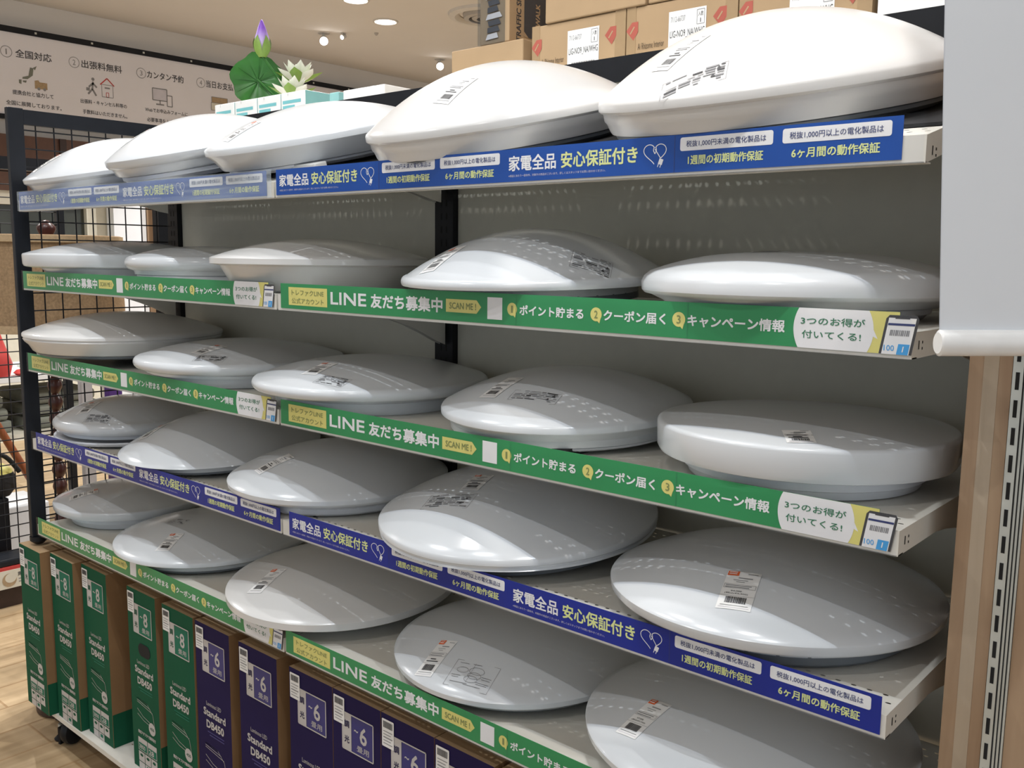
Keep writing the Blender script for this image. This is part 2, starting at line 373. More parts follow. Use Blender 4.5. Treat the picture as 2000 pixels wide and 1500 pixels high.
def shelf(X0, row):
    zb = ZL[row]; tl = TILT1 if row == 1 else 0.0
    ct, st = math.cos(tl), math.sin(tl)
    P = lambda x, y: (x, y * ct, LH + y * st)
    b = MB(); x0, x1 = .003, SW - .003
    if row == 5: strips = [(.016, .030, 94, 0, .0034, .0023), (.405, .425, 60, 0, .0036, .0021), (.425, .445, 60, 1, .0036, .0021)]
    else: strips = [(.022, .042, 60, 0, .0036, .0021), (.042, .062, 60, 1, .0036, .0021), (.405, .425, 60, 0, .0036, .0021), (.425, .445, 60, 1, .0036, .0021)]
    y = 0.0
    for (a, c, n, off, hx, hy) in strips + [(SD, SD, 0, 0, 0, 0)]:
        if a > y: b.add([P(x0, y), P(x1, y), P(x1, a), P(x0, a)], [(0, 1, 2, 3)], 'ivory')
        if n: hole_strip(b, x0, x1, a, c, n, off, hx, hy, P)
        y = c
    b.box((x0, -.0015, 0), (x1, 0, LH), 'ivory'); b.box((x0, 0, 0), (x1, .016, .0015), 'ivory')      # lip and its return
    for xa in (x0, x1 - .0015):
        pr = [(0, 0), (SD * ct, SD * st), (SD * ct, LH + SD * st), (0, LH)]
        for xx in (xa, xa + .0015): b.add([(xx, q[0], q[1]) for q in pr], [(0, 1, 2, 3)], 'ivory')
        b.add([(xa, pr[0][0], pr[0][1]), (xa + .0015, pr[0][0], pr[0][1]), (xa + .0015, pr[1][0], pr[1][1]), (xa, pr[1][0], pr[1][1])], [(0, 1, 2, 3)], 'ivory')
        for yy, zz, hh in ((.018, .010, .010), (.030, .016, .003), (.030, .009, .003)):
            b.add([(xa + .0018, yy, zz), (xa + .0018, yy + .003, zz), (xa + .0018, yy + .003, zz + hh), (xa + .0018, yy, zz + hh)], [(0, 1, 2, 3)], 'dark')
    s = b.build('shelf', U); s.location = (X0, 0, zb)
    # bracket plates under both ends
    for xa in (.007, SW - .010):
        dr = .032 if row == 5 else .085
        pr = [(.06, 0)] + [(.06 + .36 * k / 8, -dr * (k / 8) ** 2.2) for k in range(1, 9)] + [(.447, -dr * 1.12), (.447, 0)]
        pr = [(q[0] * ct, q[1] + q[0] * st) for q in pr]
        b = MB(); n = len(pr)
        b.add([(xa, p, q) for p, q in pr] + [(xa + .003, p, q) for p, q in pr], [tuple(range(n)), tuple(reversed(range(n, 2 * n)))] + [(k, n + k, n + (k + 1) % n, (k + 1) % n) for k in range(n)], 'ivory')
        b.build('bracket', s)
    ck = 'clear_glare' if (row == 1 and X0 == 0) else 'clear'
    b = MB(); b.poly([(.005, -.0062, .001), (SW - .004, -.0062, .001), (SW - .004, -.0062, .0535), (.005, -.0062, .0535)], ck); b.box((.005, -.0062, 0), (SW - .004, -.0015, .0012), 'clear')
    o = b.build('label_holder', s); o['label'] = 'clear plastic label holder'
    return s
for X0 in (0, SW):
    for row in (1, 2, 3, 4, 5): shelf(X0, row)
for X0 in (0, SW):                                  # base decks
    b = MB(); DH = .014; P = lambda x, y: (x, y, DH); x0, x1 = (-.012 if X0 == 0 else .003), SW - .003; y = 0
    for (a, c, n, off) in ((.055, .075, 60, 0), (.075, .095, 60, 1), (.47, .47, 0, 0)):
        b.add([P(x0, y), P(x1, y), P(x1, a), P(x0, a)], [(0, 1, 2, 3)], 'ivory')
        if n: hole_strip(b, x0, x1, a, c, n, off, .0036, .0021, P)
        y = c
    b.box((x0, -.002, 0), (x1, 0, DH), 'ivory'); b.box((x0, 0, 0), (x0 + .0015, .47, DH), 'ivory')
    b.build('base_deck', U).location = (X0, 0, ZL[0])
for X0 in (0.0, SW):
    b = MB(); b.box((X0 + .03, .468, .11), (X0 + SW - .03, .476, 1.79), 'panel'); b.build('back_panel', U)
for x in (0.0, SW, 2 * SW):
    b = MB(); b.box((x - .029, .452, .03), (x + .029, .50, 1.832), 'post')
    for k in range(56): b.box((x - .010, .4515, .15 + k * .03), (x - .006, .4525, .165 + k * .03), 'dark'); b.box((x + .006, .4515, .15 + k * .03), (x + .010, .4525, .165 + k * .03), 'dark')
    b.build('upright', U)
    b = MB(); b.box((x - .02, .03, .050), (x + .02, .49, .075), 'post'); b.build('foot_rail', U)
b = MB(); b.box((.029, .462, 1.785), (2 * SW - .029, .492, 1.832), 'post'); b.build('top_rail', U)
b = MB(); b.box((-.047, -.006, .625), (-.027, .036, 1.838), 'post_grey'); fu = bevel(b.build('front_upright', U), .002)
b = MB(); b.tube([(-.037, .015, .625), (-.037, .015, .612), (-.037, .015, .602)], [.024, .024, .012], 'post', 16); b.build('end_cap', fu, 40)
b = MB(); b.box((-.046, .036, 1.795), (-.028, .455, 1.835), 'post_grey'); b.build('side_rail', U)
b = MB(); b.box((-.046, .036, .61), (-.028, .455, .65), 'post_grey'); b.build('side_rail', U)
b = MB()
for k in range(8): b.tube([(-.037, .070 + .05 * k, .64), (-.037, .070 + .05 * k, 1.795)], .0021, 'post', 6)
for k in range(23): b.tube([(-.0335, .036, .68 + .05 * k), (-.0335, .452, .68 + .05 * k)], .0021, 'post', 6)
b.build('side_grid', U)
for (cx, cy) in ((.052, .045), (.09, .42), (1.13, .06), (1.27, .06), (2.30, .06), (2.30, .42)):
    t = MB(); t.lathe([(0, -.016), (.030, -.016), (.038, -.012), (.040, -.004), (.040, .004), (.038, .012), (.030, .016), (0, .016)], 'post', 28)
    o = t.build('caster', U, 40); o.rotation_euler = (0, PI / 2, .35); o.location = (cx, cy, .0402)
    h = MB(); h.box((-.012, -.024, -.034), (.040, .024, -.026), 'post'); h.box((-.045, -.03, -.034), (-.038, .03, .02), 'post')
    hb = h.build('fork', o)
b = MB(); b.tube([(.005, .028, .05), (.005, .028, .014)], .006, 'chrome', 12); b.lathe([(0, 0), (.016, 0), (.018, .006), (.010, .014), (0, .014)], 'post', 18, (.005, .028, 0)); b.build('levelling_foot', U, 40)
b = MB(); b.box((-.03, .068, 0), (2.43, .385, .004), 'black_liner' if 'black_liner' in M else 'foam_black')
o = b.build('shelf_liner', U); o['label'] = 'black liner under the top row of lamps'; o.rotation_euler = (TILT1, 0, 0); o.location = (0, 0, ZL[1] + LH + .001)
o.scale = (.975, 1, 1); o.location.x = .03

# ------------------------------------------------------------------ strip signs on the shelf fronts
CARD = lambda u, v, w: (u, -w, v)
def green_design(W):
    b = MB(CARD); H = .0475; w = .0007; T = .0010
    b.box((0, 0, 0), (W, H, w), 'green')
    b.rect(.026, .007, .144, .041, T, 'yellow')
    b.text('トレファクLINE', .036, .134, .031, .0105, T + .0003, 'ink_olive', .008); b.text('公式アカウント', .036, .134, .0155, .0105, T + .0003, 'ink_olive', .008)
    b.text('LINE', .154, .254, .0245, .0225, T, 'white', .03); b.text('友だち募集中', .266, .444, .0240, .0245, T, 'white', .03)
    b.poly([(.452, .014, T), (.520, .014, T), (.530, .0245, T), (.520, .035, T), (.452, .035, T)], 'yellow'); b.text('SCAN ME !', .460, .519, .0245, .0105, T + .0003, 'ink_olive', .02)
    b.rect(.543, .007, .574, .041, T, 'white')
    for n, c, s, a0, a1 in (('1', .594, 'ポイント貯まる', .609, .729), ('2', .751, 'クーポン届く', .764, .865), ('3', .885, 'キャンペーン情報', .898, 1.033)):
        b.disc(c, .0245, .0098, .0098, T, 'yellow', 24); b.poly([(c + .001, .0165, T), (c + .006, .012, T), (c + .008, .019, T)], 'yellow')
        b.text(n, c - (.0018 if n == '1' else .0030), c + (.0018 if n == '1' else .0030), .0245, .0110, T + .0003, 'ink_olive', .012)
        b.text(s, a0, a1, .0240, .0155, T, 'white', .026)
    b.poly([(1.105, 0, T), (W, 0, T), (W, H, T), (1.105, H, T)], 'yellow')
    cx, R = 1.092, .048; pts = []
    for k in range(13): y = H * k / 12; pts.append((cx + math.sqrt(R * R - (y - .024) ** 2), y, T + .0002))
    for k in range(13): y = H * (12 - k) / 12; pts.append((cx - math.sqrt(R * R - (y - .024) ** 2), y, T + .0002))
    b.poly(pts, 'white'); b.poly([(1.136, .020, T + .0001), (1.145, .016, T + .0001), (1.138, .030, T + .0001)], 'white')
    b.text('3つのお得が', 1.053, 1.130, .0325, .0095, T + .0005, 'ink_green', .012); b.text('付いてくる!', 1.055, 1.126, .0165, .0095, T + .0005, 'ink_green', .012)
    # phone leaning to the right
    ph = lambda u, v: (1.147 + u + v * .16, v)
    def q(u0, v0, u1, v1, z, k): b.poly([ph(u0, v0) + (z,), ph(u1, v0) + (z,), ph(u1, v1) + (z,), ph(u0, v1) + (z,)], k)
    b.poly([ph(0, 0) + (T + .0004,), ph(.036, 0) + (T + .0004,), ph(.036, .040) + (T + .0004,), ph(.033, .044) + (T + .0004,), ph(.003, .044) + (T + .0004,), ph(0, .040) + (T + .0004,)], 'ink')
    q(.0030, 0, .0330, .0410, T + .0006, 'white'); q(.010, .0400, .026, .0430, T + .0008, 'ink'); q(.0035, .0325, .0328, .0350, T + .0008, 'ink_navy')
    for k in range(11): q(.0075 + k * .002, .021, .0075 + k * .002 + (.0012 if k % 3 else .0016), .0275, T + .0008, 'ink_grey')
    q(.0195, 0, .0320, .0120, T + .0008, 'sky'); q(.0250, .003, .0263, .0095, T + .0010, 'white')
    u0, v0 = ph(.0045, .006); b.text('100', u0, u0 + .0115, v0 + .001, .0065, T + .0008, 'sky', .01)
    for x in (.590, .886): b.rect(x + .012, 0, x + .0126, H, T + .0006, 'ink_green')
    return b.mesh('green_strip')
def blue_unit(b, x):
    H = .0475; T = .0010
    b.text('家電全品', x + .008, x + .098, .0265, .0225, T, 'white', .02); b.text('安心保証付き', x + .107, x + .237, .0265, .0225, T, 'lime', .022)
    b.text('※保証にあたり一部条件、対象外の商品がございます。詳しくはスタッフまでお問い合わせください。', x + .008, x + .185, .0085, .0036, T, 'pale', 0)
    # heart drawn by a cable with a plug at its end
    c = x + .264; L = []
    for k in range(41):
        a = .35 + (2 * PI - .55) * k / 40
        L.append((c + .0155 * math.sin(a) ** 3 * 1.12, .0265 + .0155 * (13 * math.cos(a) - 5 * math.cos(2 * a) - 2 * math.cos(3 * a) - math.cos(4 * a)) / 16.5))
    L = [p for p in L if not (p[0] > c + .0005 and p[1] < .0185)]
    L1 = [p for p in L if p[0] >= c - .0003 and p[1] >= .018]; L2 = [p for p in L if p[0] < c - .0003]
    b.line(L1, .0011, T, 'white'); b.line(L2, .0011, T, 'white')
    b.line([(c + .0015, .034), (c + .0024, .030), (c, .0255), (c - .0024, .030), (c - .0015, .034)], .0011, T, 'white')
    b.poly([(c + .005, .0125, T), (c + .011, .0105, T), (c + .0135, .0175, T), (c + .0075, .0195, T)], 'white'); b.line([(c + .006, .0125), (c + .0045, .0085)], .001, T, 'white'); b.line([(c + .0095, .0115), (c + .0082, .0075)], .001, T, 'white')
    b.rect(x + .2935, 0, x + .2942, H, T, 'ink_navy')
    for u0, u1, s1, s2 in ((.302, .430, '税抜1,000円未満の電化製品は', '1週間の初期動作保証'), (.442, .570, '税抜1,000円以上の電化製品は', '6ヶ月間の動作保証')):
        b.rrect(x + u0, .0265, x + u1, .0435, .003, T, 'white')
        b.text(s1, x + u0 + .009, x + u1 - .009, .035, .0082, T + .0003, 'ink_navy', .006); b.text(s2, x + u0 + .012, x + u1 - .012, .0148, .0120, T, 'lime', .022)
def blue_design(W, offs, key='blue'):
    b = MB(CARD); b.box((0, 0, 0), (W, .0475, .0007), key)
    for o in offs: blue_unit(b, o)
    return b.mesh('blue_strip')
ME_G = green_design(1.168); ME_B = blue_design(1.165, (.003, .583)); ME_GLARE = blue_design(1.165, (.003, .583), 'blue_glare')
def card(me, X, row, label, grp):
    o = link(me.name + '_sign', me); o.location = (X, -.0022, ZL[row] + .0045); o.rotation_euler = (0, 0, 0)
    return tag(o, label, 'shelf sign', grp)
GB, GG = 'blue strip signs on the shelf fronts', 'green strip signs on the shelf fronts'
card(ME_GLARE, .010, 1, 'blue strip sign with glare in its colour along the top shelf front, left bay', GB)
card(ME_GLARE, 1.207, 1, 'blue strip sign along the top shelf front, right bay', GB)
card(ME_G, -.0 + .006, 2, 'green strip sign with white lettering on second shelf, left bay', GG)
card(ME_G, 1.214, 2, 'green strip sign on second shelf, right bay, ending beside the hanging white sheet', GG)
card(ME_G, .006, 3, 'green strip sign on middle shelf, left bay, under the wide bowl-shaped lamp', GG)
card(ME_G, 1.206, 3, 'green strip sign on middle shelf, right bay, directly under the drum lamp', GG)
card(ME_B, .030, 4, 'blue strip sign on fourth shelf, left bay', GB)
card(ME_B, 1.226, 4, 'deep blue strip sign on fourth shelf, right bay, lowest blue one', GB)
card(ME_G, .010, 5, 'green strip sign just above the green cartons, partly covered by lamps', GG)
card(ME_G, 1.206, 5, 'green strip sign just above the navy cartons on the lowest shelf', GG)

# ------------------------------------------------------------------ ceiling lamps on the shelves
SURF = {'B': 1.326 + ZO, 'C': 1.099 + ZO, 'D': .876 + ZO, 'E': .625 + ZO}
def lamp_profiles(R, h, t, kind, e, rh):
    Rd = {'round': R - t * .46, 'gap': R - t * .46, 'drum': R - .006, 'drumstep': R - .020}.get(kind, R - .002)
    d = [(Rd * k / 16, t / 2 + h * (1 - (k / 16) ** e)) for k in range(17)]; lo = -rh
    if kind in ('round', 'gap'):
        d[-1] = (Rd, t / 2); d += [(R - t / 2 + t / 2 * math.cos(rad(a)), t / 2 * math.sin(rad(a))) for a in (68, 50, 30, 10, -10, -30, -55, -80)]
        d += [(R - t * .55, -t / 2), (.89 * R, -t / 2 - .004), (.885 * R, -t / 2 - .010)]; z = -t / 2 - .010; rb = .86
    elif kind == 'drum':
        d += [(R - .006 + .006 * math.sin(rad(a)), t / 2 - .006 + .006 * math.cos(rad(a))) for a in (25, 50, 75, 90)]
        d += [(R - .001, -t / 2 + .008), (R - .004, -t / 2 + .002), (R - .010, -t / 2), (.90 * R, -t / 2 - .002)]; z = -t / 2 - .002; rb = .82
    elif kind == 'drumstep':
        d += [(R - .012, t / 2 - .003), (R - .004, t / 2 - .010), (R, t / 2 - .018), (R - .001, -t / 2 + .004), (R - .005, -t / 2), (R - .014, -t / 2 - .002), (R - .015, -t / 2 - .010), (.85 * R, -t / 2 - .012)]; z = -t / 2 - .012; rb = .80
    elif kind == 'cone':
        d += [(R, t / 2 - .002), (R, -t / 2 + .001), (R - .003, -t / 2), (R - .020, -t / 2 - .003), (.80 * R, lo + .006), (.78 * R, lo + .003)]; z = lo + .003; rb = .77
    elif kind == 'bowl':
        d += [(R, t / 2 - .003), (R, -t / 2 + .003), (R - .004, -t / 2 + .001), (R - .004, -t / 2 - .001), (R - .002, -t / 2 - .004), (R - .006, -t / 2 - .011), (.94 * R, -.026), (.905 * R, -.042), (.885 * R, lo + .010)]; z = lo + .010; rb = .875
    elif kind == 'wedge':
        d += [(R, t / 2 - .003), (R, -t / 2 + .003), (R - .003, -t / 2), (R - .012, -t / 2 - .008), (.885 * R, lo * .72), (.875 * R, lo * .76)]; z = lo * .76; rb = .83
    elif kind == 'step':
        d += [(R, t / 2 - .004), (R, -t / 2 + .003), (R - .003, -t / 2), (R - .006, -t / 2 - .001), (R - .007, -t / 2 - .012), (R - .010, -t / 2 - .016), (.945 * R, lo * .66), (.935 * R, lo * .74)]; z = lo * .74; rb = .915
    elif kind == 'ring':
        d += [(R, t / 2 - .003), (R, -t / 2 + .003), (R - .004, -t / 2), (R - .005, -t / 2 - .004), (R - .002, -t / 2 - .007), (R - .005, -t / 2 - .013), (.92 * R, -t / 2 - .018)]; z = -t / 2 - .018; rb = .88
    elif kind == 'flat':
        d += [(R, t / 2 - .002), (R, -t / 2 + .002), (R - .003, -t / 2), (.80 * R, lo * .55)]; z = lo * .55; rb = .76
    else:   # crease, lens
        d += [(R, t / 2 - .003), (R - .001, -t / 4), (R - .005, -t / 2), (R - .012, -t / 2 - .003), (.915 * R, lo * .55), (.90 * R, lo * .60)]; z = lo * .60; rb = .87
    d.append((.3 * R, z - .001))
    base = [(.3 * R, z + .001), (rb * R - .004, z + .001), (rb * R, z - .002), (rb * R - .001, (z + lo) / 2), (rb * R - .006, (z + lo) / 2 - .002), (rb * R - .010, lo + .002), (rb * R - .014, lo), (0, lo)]
    if kind == 'gap': base = [(0, lo + .012), (.86 * R, lo + .012), (.99 * R, lo + .018), (R, lo + .014), (.97 * R, lo + .007), (.72 * R, lo), (0, lo)]
    return [(r, q + rh) for r, q in d], [(r, q + rh) for r, q in base]

def price_tag_into(b, T, size, price=None, orange=True):
    W, Lg = size; w = .0005
    for i in range(4):
        for j in range(8): b.poly([(-W / 2 + W * (i + a) / 4, -Lg / 2 + Lg * (j + c) / 8, w) for a, c in ((0, 0), (1, 0), (1, 1), (0, 1))], 'paper')
    w += .0006
    if orange: b.rect(-W / 2 + .001, Lg * .36, -W / 2 + W * .36, Lg / 2 - .001, w, 'orange'); b.line([(-W / 2 + .003, Lg * .455), (-W / 2 + W * .30, Lg * .455)], .0016, w + .0003, 'paper'); b.line([(-W / 2 + .003, Lg * .405), (-W / 2 + W * .30, Lg * .405)], .0016, w + .0003, 'paper')
    b.line([(W * .12, Lg * .43), (W * .42, Lg * .43)], .0012, w, 'ink_grey')
    for k, (a, c, th) in enumerate(((-.12, .30, .0020), (-.25, .18, .0010), (-.15, .10, .0010), (-.42, .34, .0014), (-.42, .28, .0014))):
        y = Lg * (.30, .235, .185, .085, .04)[k]; b.line([(W * a, y), (W * c, y)], th, w, 'ink_grey')
    b.frame(-W * .46, Lg * .015, W * .46, Lg * .12, .0005, w, 'ink_grey')
    if price:
        b.text(price[0], -W * .22, W * .10, -Lg * .065, .0036, w, 'ink'); b.text(price[1], -W * .38, W * .30, -Lg * .125, .0036, w, 'ink')
    else:
        b.line([(-W * .22, -Lg * .065), (W * .10, -Lg * .065)], .0022, w, 'ink'); b.line([(-W * .38, -Lg * .125), (W * .30, -Lg * .125)], .0022, w, 'ink')
    b.line([(-W * .5, -Lg * .175), (W * .5, -Lg * .175)], .0004, w, 'ink_grey')
    x = -W * .30
    rnd = random.Random(3)
    while x < W * .30:
        q = rnd.choice((.0005, .0009, .0014)); b.rect(x, -Lg * .36, x + q, -Lg * .21, w, 'ink'); x += q + rnd.choice((.0005, .0008))
    b.line([(-W * .40, -Lg * .41), (W * .40, -Lg * .41)], .0009, w, 'ink_grey'); b.line([(-W * .44, -Lg * .455), (W * .44, -Lg * .455)], .0007, w, 'pale')

def sticker_into(b, W, Hh, seed, drawing=False):
    w = .0005; rnd = random.Random(seed); k = 'ink_grey'
    b.frame(-W / 2, -Hh / 2, W / 2, Hh / 2, .0006, w, k)
    if drawing:
        for cx, cy, r in ((-.26, .12, .13), (.06, .16, .17), (.06, -.02, .15), (.02, -.16, .15)):
            b.line([(W * cx + W * r * math.cos(2 * PI * q / 16), Hh * cy + Hh * r * .8 * math.sin(2 * PI * q / 16)) for q in range(17)], .0007, w, k)
        for cx, cy, l in ((-.30, .38, .2), (.0, .40, .2), (-.34, -.10, .2), (-.34, -.17, .16), (.34, .0, .22), (.34, -.08, .2), (.30, -.22, .3), (.30, -.28, .25), (-.2, -.34, .4), (.12, -.38, .4)): b.line([(W * (cx - l / 2), Hh * cy), (W * (cx + l / 2), Hh * cy)], .0010, w, k)
        b.line([(-W * .05, -Hh * .3), (-W * .05, Hh * .45)], .0005, w, k)
        return
    y = Hh * .40
    while y > -Hh * .42:
        x = -W * .45
        while x < W * .42:
            l = rnd.uniform(.006, .02); th = rnd.choice((.0012, .0018, .0028))
            if rnd.random() < .78: b.line([(x, y), (min(x + l, W * .46), y)], th, w, k if rnd.random() < .7 else 'ink')
            x += l + .0025
        y -= .0045
    for q in range(2): b.poly([(W * (.30 - .0 * q) + .006 * q - .003, -Hh * .25 + .012 * q, w + .0002), (W * .30 + .006 * q + .003, -Hh * .25 + .012 * q, w + .0002), (W * .30 + .006 * q, -Hh * .25 + .012 * q + .006, w + .0002)], 'ink')

def ceiling_lamp(key, x, y, z, R, h, t, kind, tilt, e, label, tags=(), grey=False, pad=None, warm=False, block=None):
    rh = .053 if key[0] == 'A' else max(.034, z + ZO - SURF[key[0]] - .0005)
    th = rad(tilt)
    if key[0] != 'A': rh = max(.016, rh - .84 * R * math.sin(th))
    if key == 'C1': rh = .0555
    base = Vector((x, y, z + ZO)) - Vector((0, -math.sin(th), math.cos(th))) * rh
    t0 = empty('ceiling_lamp', base, label, 'ceiling lamp', {'A': 'lamps on the sloped top shelf', 'B': 'lamps on the second shelf', 'C': 'lamps on the middle shelf', 'D': 'lamps on the fourth shelf', 'E': 'lamps on the lowest shelf'}[key[0]], (th, 0, 0))
    dif, bas = lamp_profiles(R, h, t, kind, e, rh)
    if key[0] != 'A':                                    # nothing below the sign's top edge may reach over the lip
        top = z + ZO - rh, {'B': ZL[2], 'C': ZL[3], 'D': ZL[4], 'E': ZL[5]}[key[0]] + .0545
        fit = lambda P: [(min(r, (y - .007)) if (top[0] + q - r * math.sin(th)) < top[1] else r, q) for r, q in P]
        dif, bas = fit(dif), fit(bas)
    b = MB(); b.lathe(dif, 'lens_warm' if warm else 'lens', 96); b.build('diffuser', t0, 38)
    b = MB(); b.lathe(bas, 'chassis_grey' if grey else 'chassis', 64); b.build('base', t0, 38)
    Rd = {'round': R - t * .46, 'gap': R - t * .46, 'drum': R - .006, 'drumstep': R - .020}.get(kind, R - .002)
    def on_dome(cx, cy, ang):
        s, c = math.sin(rad(ang)), math.cos(rad(ang))
        def f(u, v, w):
            px, py = cx + u * c - v * s, cy + u * s + v * c
            r = math.hypot(px, py); zz = t / 2 + h * (1 - min(1.08, r / Rd) ** e) + rh
            n = Vector((px, py, 0)); sl = h * e / Rd * min(1, r / Rd) ** (e - 1)
            nn = (Vector((px / max(r, 1e-6) * sl, py / max(r, 1e-6) * sl, 1))).normalized()
            return Vector((px, py, zz)) + nn * (w + .0003)
        return f
    for T in tags:
        if T[0] == 'tag':
            b = MB(on_dome(*T[1:4])); price_tag_into(b, T, (T[4] if len(T) > 4 and T[4] else .036, T[5] if len(T) > 5 and T[5] else .076), T[6] if len(T) > 6 else None, T[7] if len(T) > 7 else True)
            b.build('price_tag', t0)
        else:
            b = MB(on_dome(*T[1:4])); sticker_into(b, T[4], T[5], hash(key) % 97 if False else ord(key[0]) * 5 + ord(key[1]), len(T) > 6); b.build('instruction_sticker', t0)
    if pad:
        b = MB(); lift = base.z - SURF[key[0]]; b.box((pad[0], pad[1], -.006 if key != 'C1' else -lift + .003), (pad[2], pad[3], .010), 'foam_black'); b.build('foam_pad', t0)
    if block:
        for (bx, by, bw, bd, bh) in block:
            b = MB(); b.box((bx - bw / 2, by - bd / 2, -.016), (bx + bw / 2, by + bd / 2, bh), 'foam_white'); bevel(b.build('mounting_tab', t0), .002)
    return t0

